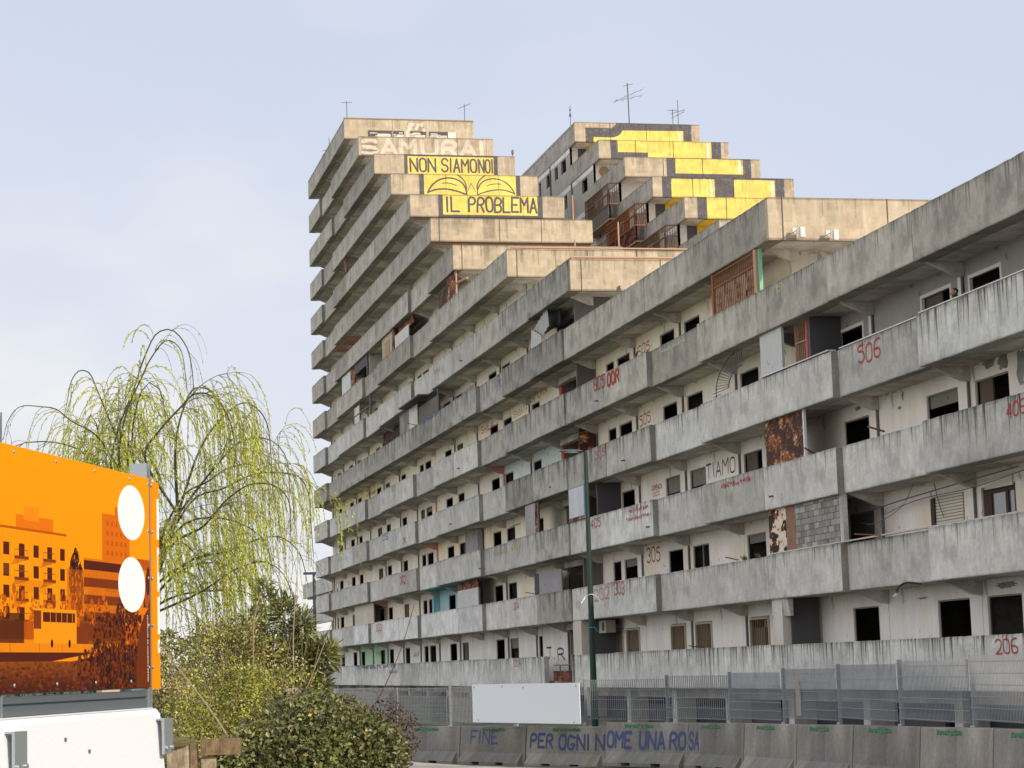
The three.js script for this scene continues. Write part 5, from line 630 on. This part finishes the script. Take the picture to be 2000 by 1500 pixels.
// ------------------------------------------------------------------ the person at the balcony
{
  const o = thing('person', 'person in a dark jacket leaning on the upper balcony front', 'person', [-56.2, PB(5) + 0.27, -25.52], 0);
  const field = (bones, lo, hi, res) => { const mc = new MarchingCubes(res, std({}), true, true, 120000), n = res, s = Math.max(hi[0] - lo[0], hi[1] - lo[1], hi[2] - lo[2]) / 2, c = lo.map((v, i) => (v + hi[i]) / 2); mc.isolation = 0;
    for (let k = 0; k < n; k++) for (let j = 0; j < n; j++) for (let i = 0; i < n; i++) { const p = [c[0] + ((i - n / 2) / (n / 2)) * s, c[1] + ((j - n / 2) / (n / 2)) * s, c[2] + ((k - n / 2) / (n / 2)) * s]; let d = 9; for (const [a, b, ra, rb] of bones) { const ab = [b[0] - a[0], b[1] - a[1], b[2] - a[2]], ap = [p[0] - a[0], p[1] - a[1], p[2] - a[2]], L = ab[0] ** 2 + ab[1] ** 2 + ab[2] ** 2 || 1e-9, t = clamp((ap[0] * ab[0] + ap[1] * ab[1] + ap[2] * ab[2]) / L), dd = Math.hypot(ap[0] - ab[0] * t, ap[1] - ab[1] * t, ap[2] - ab[2] * t) - lerp(ra, rb, t), h = clamp(0.5 + 0.5 * (d - dd) / 0.035); d = lerp(d, dd, h) - 0.035 * h * (1 - h); } mc.field[k * n * n + j * n + i] = -d; }
    mc.update(); const g = new THREE.BufferGeometry(), q = mc.positionArray.slice(0, mc.count * 3); for (let i = 0; i < q.length; i += 3) { q[i] = q[i] * s + c[0]; q[i + 1] = q[i + 1] * s + c[1]; q[i + 2] = q[i + 2] * s + c[2]; } g.setAttribute('position', new THREE.BufferAttribute(q, 3)); g.setAttribute('normal', new THREE.BufferAttribute(mc.normalArray.slice(0, mc.count * 3), 3)); g.setAttribute('uv', new THREE.BufferAttribute(new Float32Array(mc.count * 2), 2)); return g; };
  // leaning over the parapet, facing outwards (+z) and a little to the left
  const body = field([[[-0.1, 0.05, 0], [-0.1, 0.5, 0.02], 0.06, 0.075], [[0.1, 0.05, 0], [0.1, 0.5, 0.02], 0.06, 0.075], [[-0.1, 0.5, 0.02], [-0.09, 0.92, -0.06], 0.08, 0.11], [[0.1, 0.5, 0.02], [0.09, 0.92, -0.06], 0.08, 0.11], [[0, 0.95, -0.06], [0, 1.18, 0.0], 0.15, 0.17], [[0, 1.18, 0.0], [0, 1.38, 0.1], 0.17, 0.16], [[-0.17, 1.40, 0.1], [0.17, 1.40, 0.1], 0.085, 0.085], [[-0.21, 1.38, 0.12], [-0.26, 1.26, 0.34], 0.065, 0.055], [[0.21, 1.38, 0.12], [0.27, 1.26, 0.34], 0.065, 0.055], [[-0.26, 1.26, 0.34], [-0.05, 1.24, 0.55], 0.05, 0.04], [[0.27, 1.26, 0.34], [0.05, 1.25, 0.55], 0.05, 0.04], [[-0.1, 0.04, 0], [-0.1, 0.03, 0.18], 0.045, 0.035], [[0.1, 0.04, 0], [0.1, 0.03, 0.18], 0.045, 0.035], [[0, 1.42, 0.11], [-0.02, 1.53, 0.15], 0.06, 0.055]], [-0.45, 0, -0.45], [0.45, 1.62, 0.75], 84);
  mesh('body', body, std({ color: lin(0.022, 0.022, 0.026) }), o);
  const head = field([[[-0.02, 1.62, 0.17], [-0.025, 1.66, 0.165], 0.088, 0.092], [[-0.03, 1.56, 0.22], [-0.03, 1.58, 0.2], 0.05, 0.06], [[-0.035, 1.61, 0.27], [-0.035, 1.59, 0.285], 0.012, 0.018], [[0.075, 1.61, 0.165], [0.08, 1.64, 0.16], 0.018, 0.02], [[-0.125, 1.61, 0.165], [-0.13, 1.64, 0.16], 0.018, 0.02]], [-0.16, 1.46, 0.02], [0.14, 1.80, 0.34], 48);
  mesh('head', head, std({ color: lin(0.30, 0.15, 0.10), roughness: 0.6 }), o); mesh('hair', new THREE.SphereGeometry(0.101, 18, 10, 0, 6.3, 0, 1.45).rotateX(-0.45).translate(-0.022, 1.655, 0.155), std({ color: lin(0.02, 0.016, 0.014) }), o);
}

// ------------------------------------------------------------------ planting
const RIGHT = new THREE.Vector3(0.216, 0, -0.976).normalize(), FWD = new THREE.Vector3(-0.976, 0, -0.216).normalize();
const leafMat = (rough = 0.55, tr = 0.25) => new THREE.MeshPhysicalMaterial({ vertexColors: true, roughness: rough, transmission: tr, thickness: 0, side: THREE.DoubleSide });

{ // weeping willow just coming into leaf; limbs in metres: across, up, away from the trunk foot
  const base = new THREE.Vector3(-48.7, CY - 1.9, -3.9), o = thing('willow_tree', 'weeping willow with thin pale green spring strands behind the orange hoarding', 'tree', base.toArray());
  const W = (x, y, d) => RIGHT.clone().multiplyScalar(x).addScaledVector(FWD, d).add(new THREE.Vector3(0, y + 1.8, 0)), r = rng(2024);
  const trunk = [[-1.7, -1.9, 0], [-1.6, 0.3, 0.05], [-1.25, 2.0, 0.1], [-0.95, 3.0, 0.1]];
  mesh('trunk', tube(trunk.map((p) => W(...p).toArray()), 0.26, 0.08, 10), M.bark, o); mesh('trunk', tube([[-1.65, -1.5, 0], [-1.5, 0.2, -0.2], [-1.0, 2.2, -0.4], [-0.45, 3.6, -0.5]].map((p) => W(...p).toArray()), 0.2, 0.06, 9), M.bark, o);
  const LIMBS = [ // from the photograph's main boughs
    [[-0.85, 3.0, 0.1], [-2.0, 4.5, 0.3], [-1.9, 5.5, 0.3], [-1.55, 6.4, 0.3], [-1.25, 7.3, 0.4], [-1.0, 7.78, 0.5], [-0.7, 7.85, 0.6], [-0.4, 7.5, 0.7], [-0.28, 7.0, 0.75], [-0.24, 6.0, 0.8]],
    [[-0.85, 3.0, 0.1], [-1.72, 4.6, -0.3], [-1.55, 5.85, -0.5], [-1.2, 6.6, -0.6], [-0.95, 7.05, -0.7], [-0.6, 7.4, -0.8], [-0.3, 7.2, -0.9], [-0.15, 6.2, -0.9]],
    [[-0.45, 3.6, -0.5], [-1.1, 4.9, -0.8], [-0.75, 5.4, -1.0], [-0.3, 5.85, -1.1], [0.05, 6.15, -1.2], [0.4, 6.1, -1.3], [0.8, 5.6, -1.4], [1.0, 4.4, -1.4]],
    [[-0.45, 3.6, -0.5], [-0.1, 5.0, 0.3], [0.2, 5.6, 0.6], [0.65, 6.1, 0.9], [0.9, 6.2, 1.0], [1.2, 6.0, 1.1], [1.35, 5.7, 1.2], [1.42, 5.0, 1.2], [1.45, 4.0, 1.2]],
    [[-0.85, 3.0, 0.1], [-0.2, 4.1, 0.8], [0.3, 4.25, 1.0], [1.05, 4.6, 1.2], [1.6, 4.62, 1.4], [2.0, 4.55, 1.5], [2.2, 4.2, 1.6], [2.25, 3.6, 1.6], [2.3, 2.7, 1.6]],
    [[-1.25, 2.0, 0.1], [-0.5, 3.0, -0.6], [0.15, 3.3, -0.9], [0.7, 3.85, -1.1], [1.25, 4.15, -1.3], [1.75, 4.1, -1.4], [2.05, 3.8, -1.5], [2.1, 2.8, -1.5]],
    [[-1.2, 2.2, 0.1], [-0.8, 3.6, 0.6], [-0.4, 4.2, 0.7], [0.0, 4.4, 0.8], [0.45, 4.7, 0.9], [0.95, 4.8, 1.0], [1.3, 4.5, 1.1], [1.4, 3.4, 1.1]],
    [[-0.85, 3.0, 0.1], [-1.85, 5.2, 0.6], [-2.2, 6.0, 0.8], [-2.45, 6.6, 0.9], [-2.65, 7.0, 1.0], [-2.85, 7.05, 1.0], [-3.05, 6.85, 1.1], [-3.15, 6.4, 1.1], [-3.25, 5.9, 1.1]],
    [[-0.85, 3.0, 0.1], [-1.9, 4.95, -0.5], [-2.2, 5.4, -0.7], [-2.7, 5.7, -0.8], [-3.0, 5.95, -0.9], [-3.3, 6.0, -1.0], [-3.75, 6.0, -1.1], [-4.0, 5.7, -1.1], [-4.1, 5.3, -1.1]],
    [[-0.85, 3.0, 0.1], [-2.4, 4.9, 0.2], [-2.9, 5.25, 0.3], [-3.4, 5.38, 0.4], [-3.8, 5.4, 0.5], [-4.1, 5.35, 0.5], [-4.3, 5.0, 0.5], [-4.35, 4.4, 0.5]],
    [[-0.85, 3.0, 0.1], [-2.4, 4.6, 0.9], [-2.45, 5.6, 1.1], [-2.6, 6.05, 1.1], [-2.75, 5.9, 1.2], [-2.8, 5.0, 1.2]],
    [[-1.25, 2.0, 0.1], [-0.2, 2.7, 0.5], [0.5, 2.85, 0.8], [1.1, 3.1, 1.0], [1.6, 3.15, 1.2], [2.0, 2.8, 1.3], [2.2, 2.0, 1.3]],
    [[-0.45, 3.6, -0.5], [-0.55, 5.2, 0.0], [-0.4, 6.0, 0.2], [-0.15, 6.45, 0.2], [0.2, 6.4, 0.3], [0.45, 5.9, 0.3], [0.5, 5.0, 0.3]],
    [[-0.85, 3.0, 0.1], [-1.5, 5.0, 0.0], [-1.35, 6.1, -0.2], [-1.1, 6.55, -0.3], [-0.85, 6.4, -0.3], [-0.7, 5.6, -0.3]],
    [[-1.35, 1.4, 0.1], [0.0, 1.9, -0.5], [0.9, 2.4, -0.8], [1.5, 2.5, -1.0], [1.9, 2.2, -1.1], [2.15, 1.5, -1.1]],
    [[-1.3, 1.6, 0.1], [-0.6, 2.4, 0.5], [0.0, 2.6, 0.7], [0.5, 2.5, 0.9], [0.8, 2.0, 0.9]],
    [[-1.3, 1.8, 0.1], [-0.9, 2.9, -0.5], [-0.5, 3.05, -0.7], [-0.1, 2.8, -0.8], [0.1, 2.2, -0.8]],
    [[-1.2, 2.2, 0.1], [-0.2, 3.4, -0.9], [0.8, 3.4, -1.2], [1.5, 2.95, -1.3], [1.7, 2.2, -1.3]],
    [[-1.3, 1.5, 0.1], [-0.7, 1.9, 0.9], [0.1, 2.0, 1.3], [0.9, 1.9, 1.5], [1.4, 1.3, 1.5]],
    [[-0.45, 3.6, -0.5], [0.3, 4.6, -0.2], [0.9, 5.2, -0.1], [1.5, 5.25, 0.0], [1.85, 4.9, 0.1], [1.95, 4.0, 0.1]],
  ];
  const twigs = [], lv = new Leaves(), down = new THREE.Vector3(0, -1, 0);
  const strand = (p0, dir, hang, brown, gap = 0.055) => {                            // arches out along dir, then hangs
    const pts = [p0.clone()], st = 0.16; let p = p0.clone(), d = dir.clone(); const n = Math.max(3, Math.round((hang + 0.5) / st)), sw = new THREE.Vector3((r() - 0.5), 0, (r() - 0.5)).multiplyScalar(0.10);
    for (let i = 0; i < n; i++) { d.lerp(down, 0.31).add(sw.clone().multiplyScalar(0.25)).normalize(); p = p.clone().addScaledVector(d, st); if (p.y < 0.15) break; pts.push(p); }
    if (pts.length < 3) return; twigs.push(ribbon(pts, 0.0045 + r() * 0.003));
    for (let i = 0; i < pts.length - 1; i++) { const a = pts[i], b = pts[i + 1], L = a.distanceTo(b); for (let t = r() * gap; t < L; t += gap * (0.6 + r() * 0.8)) { if (i < 2 && r() < 0.6) continue; const q = a.clone().lerp(b, t / L), dd = b.clone().sub(a).normalize().multiplyScalar(0.9).add(rdir(r).multiplyScalar(0.5)).normalize(), col = brown > r() ? shade([0.36, 0.24, 0.06], r, 0.4) : shade([0.56, 0.60, 0.03], r, 0.3); lv.leaf(q, dd, rdir(r), 0.05 + r() * 0.055, 0.009 + r() * 0.007, col); } }
  };
  function ribbon(pts, rad) { return tube(pts.filter((_, i) => i % 2 === 0 || i === pts.length - 1).map((p) => p.toArray()), rad, rad * 0.5, 3); }
  LIMBS.forEach((L, li) => {
    const P = L.map((p) => W(...p)), cr = new THREE.CatmullRomCurve3(P, false, 'centripetal'); mesh('limb', tube(P.map((p) => p.toArray()), 0.038 - 0.002 * (li % 5), 0.007, 6), std({ map: TX.bark, color: lin(0.75, 0.72, 0.62) }), o);
    const N = Math.round(cr.getLength() * (P[P.length - 1].clone().sub(W(0, 0, 0)).dot(RIGHT) > 0.3 ? 2.4 : 3.3));
    for (let k = 0; k < N; k++) { const tt = 0.2 + 0.79 * Math.pow(r(), 1.15), p = cr.getPointAt(tt), tg = cr.getTangentAt(tt), out = tg.clone().multiplyScalar(0.4 + r() * 0.5).add(rdir(r).multiplyScalar(0.5)).add(new THREE.Vector3(0, 0.15 + r() * 0.3, 0)).normalize(); const right = p.clone().sub(W(0, p.y, 0)).dot(RIGHT), outer = tt > 0.72; strand(p, out, Math.min(p.y - 0.2, 0.3 + r() * r() * (outer ? 1.7 : 3.9)), right > 0.9 ? 0.6 : right > 0.2 ? 0.2 : 0.03, outer ? 0.14 + r() * 0.2 : right > 0.8 ? 0.12 : (Math.abs(right + 1.0) < 0.55 || Math.abs(right + 2.3) < 0.35) ? 0.022 : 0.06); }
    // side boughs that fill the inside of the crown
    for (let k = 0; k < 3; k++) { const tt = 0.18 + r() * 0.42, p = cr.getPointAt(tt), tg = cr.getTangentAt(tt), d = tg.clone().add(rdir(r).multiplyScalar(0.9)).add(new THREE.Vector3(0, 0.25, 0)).normalize(), pts = [p]; let q = p.clone(), dd = d.clone(); for (let i = 0; i < 6; i++) { dd.lerp(down, 0.12).normalize(); q = q.clone().addScaledVector(dd, 0.26); pts.push(q); } twigs.push(ribbon(pts, 0.012)); for (const pp of pts.slice(1)) for (let m = 0; m < 3; m++) strand(pp, dd.clone().add(rdir(r)).normalize(), 0.3 + r() * 1.3, 0.05, 0.04); }
  });
  mesh('twigs', twigs, std({ color: lin(0.22, 0.20, 0.08) }), o, { kind: 'stuff' }); mesh('leaves', lv.build(), leafMat(0.6, 0.35), o, { kind: 'stuff' });
}
function shrub(name, label, category, pos, spec) {                                   // lumps: [across, up, away, radius across, radius up, weight]
  const o = thing(name, label, category, pos), r = rng(spec.seed), lv = new Leaves(), stems = [], C = (x, y, d) => RIGHT.clone().multiplyScalar(x).addScaledVector(FWD, d).add(new THREE.Vector3(0, y, 0)), tot = spec.lumps.reduce((a, l) => a + l[5], 0);
  for (let k = 0; k < spec.n; k++) { let w = r() * tot, l = spec.lumps[0]; for (const q of spec.lumps) { w -= q[5]; if (w <= 0) { l = q; break; } } const d = rdir(r), rad = Math.pow(0.18 + 0.82 * r(), spec.shell ?? 0.5), p = C(l[0] + d.x * l[3] * rad, l[1] + d.y * l[4] * rad, (l[2] || 0) + d.z * l[3] * rad * 0.8); if (p.y < -0.1) continue; const out = C(d.x, d.y * 0.8 + 0.25, d.z).normalize(); let col = spec.cols[0][0], q = r(); for (const [c, f] of spec.cols) { if (q < f) { col = c; break; } q -= f; } const patch = 0.72 + 0.5 * Math.sin(p.x * 5.1 + p.y * 6.3) * Math.sin(p.z * 5.7 + p.y * 3.1); lv.leaf(p, out.clone().multiplyScalar(spec.outward ?? 0.6).add(rdir(r)).normalize(), out.clone().add(rdir(r).multiplyScalar(0.8)).normalize(), spec.len * (0.6 + r() * 0.8), spec.wid * (0.6 + r() * 0.8), shade(col, r, 0.3).map((v) => v * clamp(patch, 0.6, 1.25))); }
  for (let k = 0; k < spec.stems; k++) { const l = spec.lumps[Math.floor(r() * spec.lumps.length)], a = C(l[0] * 0.7 + (r() - 0.5) * 0.5, 0, (l[2] || 0) + (r() - 0.5) * 0.4), d = rdir(r), b = C(l[0] + d.x * l[3], l[1] + Math.abs(d.y) * l[4] * (spec.stemUp ?? 1), (l[2] || 0) + d.z * l[3] * 0.7), m = a.clone().lerp(b, 0.5).add(new THREE.Vector3((r() - 0.5) * 0.3, 0.15, (r() - 0.5) * 0.3)); stems.push(tube([a.toArray(), m.toArray(), b.toArray()], spec.stemR ?? 0.014, 0.004, 4)); }
  if (stems.length) mesh('stems', stems, spec.stemMat ?? M.bark, o, { kind: 'stuff' }); mesh('foliage', lv.build(), leafMat(spec.rough ?? 0.4, 0.15), o, { kind: 'stuff' }); return o;
}
const yOf = (p) => [p[0], gy(p[0], p[2]) + (p[1] || 0), p[2]];
shrub('dense_bush', 'dense dark glossy bush in front of the barriers', 'bush', [-27.2, CY - 1.75, -3.45], { seed: 7, n: 25000, lumps: [[0.12, 0.75, 0, 1.0, 0.74, 3], [-0.55, 0.55, -0.2, 0.8, 0.62, 2], [0.62, 0.6, 0.1, 0.62, 0.62, 1.6], [-0.1, 1.05, 0.3, 0.75, 0.48, 1.2], [-1.0, 0.35, -0.1, 0.6, 0.5, 1]], len: 0.06, wid: 0.021, shell: 0.33, outward: 0.7, rough: 0.42, stems: 46, stemUp: 1.15, stemR: 0.009, cols: [[[0.15, 0.165, 0.045], 0.46], [[0.24, 0.245, 0.075], 0.38], [[0.34, 0.32, 0.09], 0.10], [[0.48, 0.32, 0.03], 0.025], [[0.11, 0.045, 0.02], 0.03]] });
shrub('red_bush', 'dark red leaved bush behind the dense green bush', 'bush', [-31.2, CY - 1.75, -5.0], { seed: 8, n: 3500, lumps: [[0, 0.85, 0, 0.55, 0.5, 1], [-0.6, 1.1, 0.2, 0.4, 0.35, 0.6]], len: 0.05, wid: 0.013, rough: 0.5, stems: 26, stemUp: 1.25, cols: [[[0.12, 0.028, 0.018], 0.55], [[0.14, 0.07, 0.02], 0.3], [[0.07, 0.07, 0.02], 0.15]] });
shrub('oleander_bush', 'tall oleander with long pointed leaves beside the left end of the block', 'bush', [-40.2, CY - 1.75, -4.75], { seed: 9, n: 6500, lumps: [[0.15, 2.0, 0, 0.4, 0.6, 1.6], [-0.35, 1.7, 0.2, 0.45, 0.8, 1.7], [0.6, 2.05, 0.1, 0.28, 0.3, 0.9], [0.5, 1.55, 0, 0.25, 0.3, 0.5], [-1.0, 1.5, 0.3, 0.45, 0.8, 1.1], [-0.05, 2.8, 0.1, 0.22, 0.4, 0.5], [-0.7, 2.5, 0.1, 0.28, 0.45, 0.6], [0.3, 2.6, -0.2, 0.15, 0.3, 0.25], [-0.4, 3.1, 0.1, 0.14, 0.35, 0.25], [-1.2, 2.4, 0.2, 0.18, 0.35, 0.3]], len: 0.19, wid: 0.017, shell: 0.6, outward: 1.1, rough: 0.4, stems: 34, stemR: 0.012, cols: [[[0.16, 0.18, 0.055], 0.48], [[0.25, 0.26, 0.075], 0.34], [[0.38, 0.33, 0.10], 0.18]] });
shrub('tangled_shrub', 'tangled yellow green shrub with bare canes between hoarding and dense bush', 'shrub', [-33.2, CY - 1.6, -3.0], { seed: 10, n: 12500, lumps: [[-0.4, 0.7, 0, 0.75, 0.75, 2], [0.35, 0.8, 0.2, 0.8, 0.85, 2], [0.95, 1.0, 0.4, 0.6, 0.9, 1.4], [-0.55, 1.25, 0.5, 0.5, 0.5, 0.8], [0.2, 1.5, 0.4, 0.5, 0.4, 0.8], [-0.75, 0.3, -0.4, 0.5, 0.4, 1]], len: 0.05, wid: 0.015, shell: 0.75, rough: 0.45, stems: 60, stemUp: 1.5, stemR: 0.011, stemMat: std({ color: lin(0.22, 0.16, 0.10) }), cols: [[[0.42, 0.44, 0.05], 0.42], [[0.28, 0.31, 0.045], 0.26], [[0.52, 0.50, 0.06], 0.24], [[0.16, 0.035, 0.02], 0.05], [[0.60, 0.56, 0.45], 0.012]] });
shrub('red_tipped_shrub', 'loose shrub with red young leaves under the willow', 'shrub', [-38.0, CY - 1.6, -3.4], { seed: 12, n: 13500, lumps: [[0, 1.4, 0, 0.8, 1.1, 2], [-0.8, 1.4, 0.2, 0.8, 1.1, 1.8], [0.7, 1.3, 0, 0.6, 1.0, 1.3], [-0.3, 2.3, 0.2, 0.45, 0.45, 0.5], [0.4, 2.2, 0, 0.4, 0.5, 0.5], [-1.3, 1.7, 0.3, 0.5, 0.8, 0.8]], len: 0.05, wid: 0.014, shell: 0.8, stems: 60, stemUp: 1.3, stemMat: std({ color: lin(0.20, 0.16, 0.10) }), cols: [[[0.44, 0.44, 0.07], 0.5], [[0.42, 0.34, 0.08], 0.28], [[0.22, 0.035, 0.025], 0.12], [[0.07, 0.08, 0.02], 0.1]] });
shrub('bramble', 'low green bramble at the foot of the white barrier', 'shrub', [-26.6, CY - 1.75, -1.75], { seed: 13, n: 6500, lumps: [[0.0, 0.5, 0, 0.55, 0.45, 1], [-0.25, 0.75, 0.5, 0.5, 0.4, 1], [0.45, 0.35, 0.1, 0.5, 0.4, 1]], len: 0.045, wid: 0.014, shell: 0.7, stems: 30, stemUp: 1.4, cols: [[[0.14, 0.175, 0.02], 0.55], [[0.09, 0.11, 0.02], 0.3], [[0.26, 0.26, 0.04], 0.12], [[0.6, 0.58, 0.5], 0.01]] });
{ // long bare canes that rise out of the thicket
  const r = rng(55); const cane = (label, pts, rad, mat) => tag(mesh('bare_cane', tube(pts, rad, rad * 0.4, 5), mat ?? std({ color: lin(0.33, 0.25, 0.17) })), label, 'cane', 'bare canes in the thicket');
  const P = (b, x, y, d) => { const v = new THREE.Vector3(...b).addScaledVector(RIGHT, x).addScaledVector(FWD, d); return [v.x, CY + y, v.z]; }, b = [-35, 0, -4];
  cane('long dark runner arching up in front of the long lower balcony', [[-0.2, -1.4, 0], [0.35, -0.5, 0], [0.75, 0.3, 0], [1.0, 1.05, 0]].map((q) => P([-35.2, 0, -5.2], ...q)), 0.011, std({ color: lin(0.10, 0.045, 0.03) }));
  cane('pale cane, tallest and nearest the left end of the block', [[0, -1.4, 0], [0.2, -0.3, 0], [0.22, 0.6, 0], [0.28, 1.5, 0.1]].map((q) => P(b, ...q)), 0.016);
  cane('pale cane left of the tallest one, almost straight', [[-0.5, -1.4, 0], [-0.42, -0.2, 0], [-0.4, 0.8, 0], [-0.3, 1.3, 0.1]].map((q) => P(b, ...q)), 0.014);
  cane('slanting grey stick low down beside the white barrier', [[0.4, -1.3, 0], [0.1, -0.75, 0], [-0.2, -0.3, 0], [-0.7, 0.35, 0]].map((q) => P([-30.3, 0, -2.6], ...q)), 0.018);
  cane('leaning cane beside the upright wooden plank', [[-0.35, -1.2, 0], [0.05, -0.5, 0], [0.4, 0.3, 0], [0.6, 0.8, 0]].map((q) => P([-36.2, 0, -4.4], ...q)), 0.015);
}
{ // timber left in the thicket
  const pl = thing('wooden_plank', 'weathered upright plank end sticking out of the dense bush', 'plank', [-31.0, CY - 1.7, -3.75]); pl.rotation.set(0.05, 0.3, 0.04); const pg = box(-0.04, 0.04, 0, 1.5, -0.14, 0.05); mesh('board', pg, M.wood, pl);
  const pt = thing('wooden_pallet', 'old wooden pallet standing on edge below the thicket', 'pallet', [-22.5, CY - 1.34, -1.50], Math.atan2(-RIGHT.z, RIGHT.x)); pt.scale.set(0.58, 1, 1); const boards = [[-0.15, 0.32, 0.42, 0.70], [0.42, 1.0, 0.62, 0.74]]; mesh('board', box(-0.12, 0.28, 0.30, 0.66, 0, 0.03), M.wood, pt); mesh('board', box(-0.12, 0.28, 0.08, 0.27, 0.002, 0.032), M.wood, pt); mesh('post', box(0.29, 0.40, 0, 0.68, -0.05, 0.05), M.wood2, pt); mesh('beam', box(0.46, 1.15, 0.56, 0.72, -0.04, 0.05), M.wood2, pt); mesh('board', box(0.46, 0.72, 0.05, 0.54, -0.03, 0.0), M.wood, pt); mesh('steel_strap', box(-0.12, 0.28, 0.275, 0.295, 0.001, 0.036), M.galv, pt); mesh('board', prismX([[-0.03, 0.0], [0.03, 0.0], [0.03, 0.25], [-0.03, 0.12]].reverse(), 0.74, 1.1, (x, y) => [x, y]), M.wood2, pt); pt.userData.label = 'old wooden pallet standing on edge below the thicket';
  const sp = thing('soil_heap', 'small heap of sandy soil on top of the wooden pallet', 'soil heap', [-22.6, CY - 0.69, -1.52]); mesh('heap', new THREE.SphereGeometry(1, 20, 10, 0, 6.2832, 0, 1.57).scale(0.18, 0.10, 0.2), std({ color: lin(0.95, 0.72, 0.42), map: TX.ground }), sp);
}
{ // far hedge and pale house seen through the willow
  const r = rng(31), lv = new Leaves(); for (let k = 0; k < 9000; k++) { const s = r(), p = new THREE.Vector3(-112 + (r() - 0.5) * 6, 0, -12.5 + s * 50); const h = 3.4 + 0.8 * Math.sin(s * 23) + 0.5 * Math.sin(s * 61); p.y = 1.6 + Math.pow(r(), 0.6) * h; lv.leaf(p, rdir(r), rdir(r), 0.3 + r() * 0.2, 0.10, shade([0.12, 0.13, 0.045], r, 0.35)); }
  const hg = mesh('far_hedge', lv.build(), leafMat(0.7, 0.1)); hg.userData = { label: 'far dark hedge along the horizon behind the willow', category: 'hedge', kind: 'stuff' };
  const hs = thing('low_house', 'low beige house glimpsed through the shrubs under the willow', 'house', [-82, CY - 2.4, -4.4]); mesh('wall', box(-3, 3, 0, 2.5, -1.6, 1.6), tinted('plaster', 0.62, 0.50, 0.36), hs); mesh('roof', box(-3.2, 3.2, 2.5, 2.7, -1.8, 1.8), M.concrete, hs); mesh('window', box(3.0, 3.03, 1.0, 1.9, -0.9, -0.1), M.dark, hs);
}
renderer.render(scene, camera);
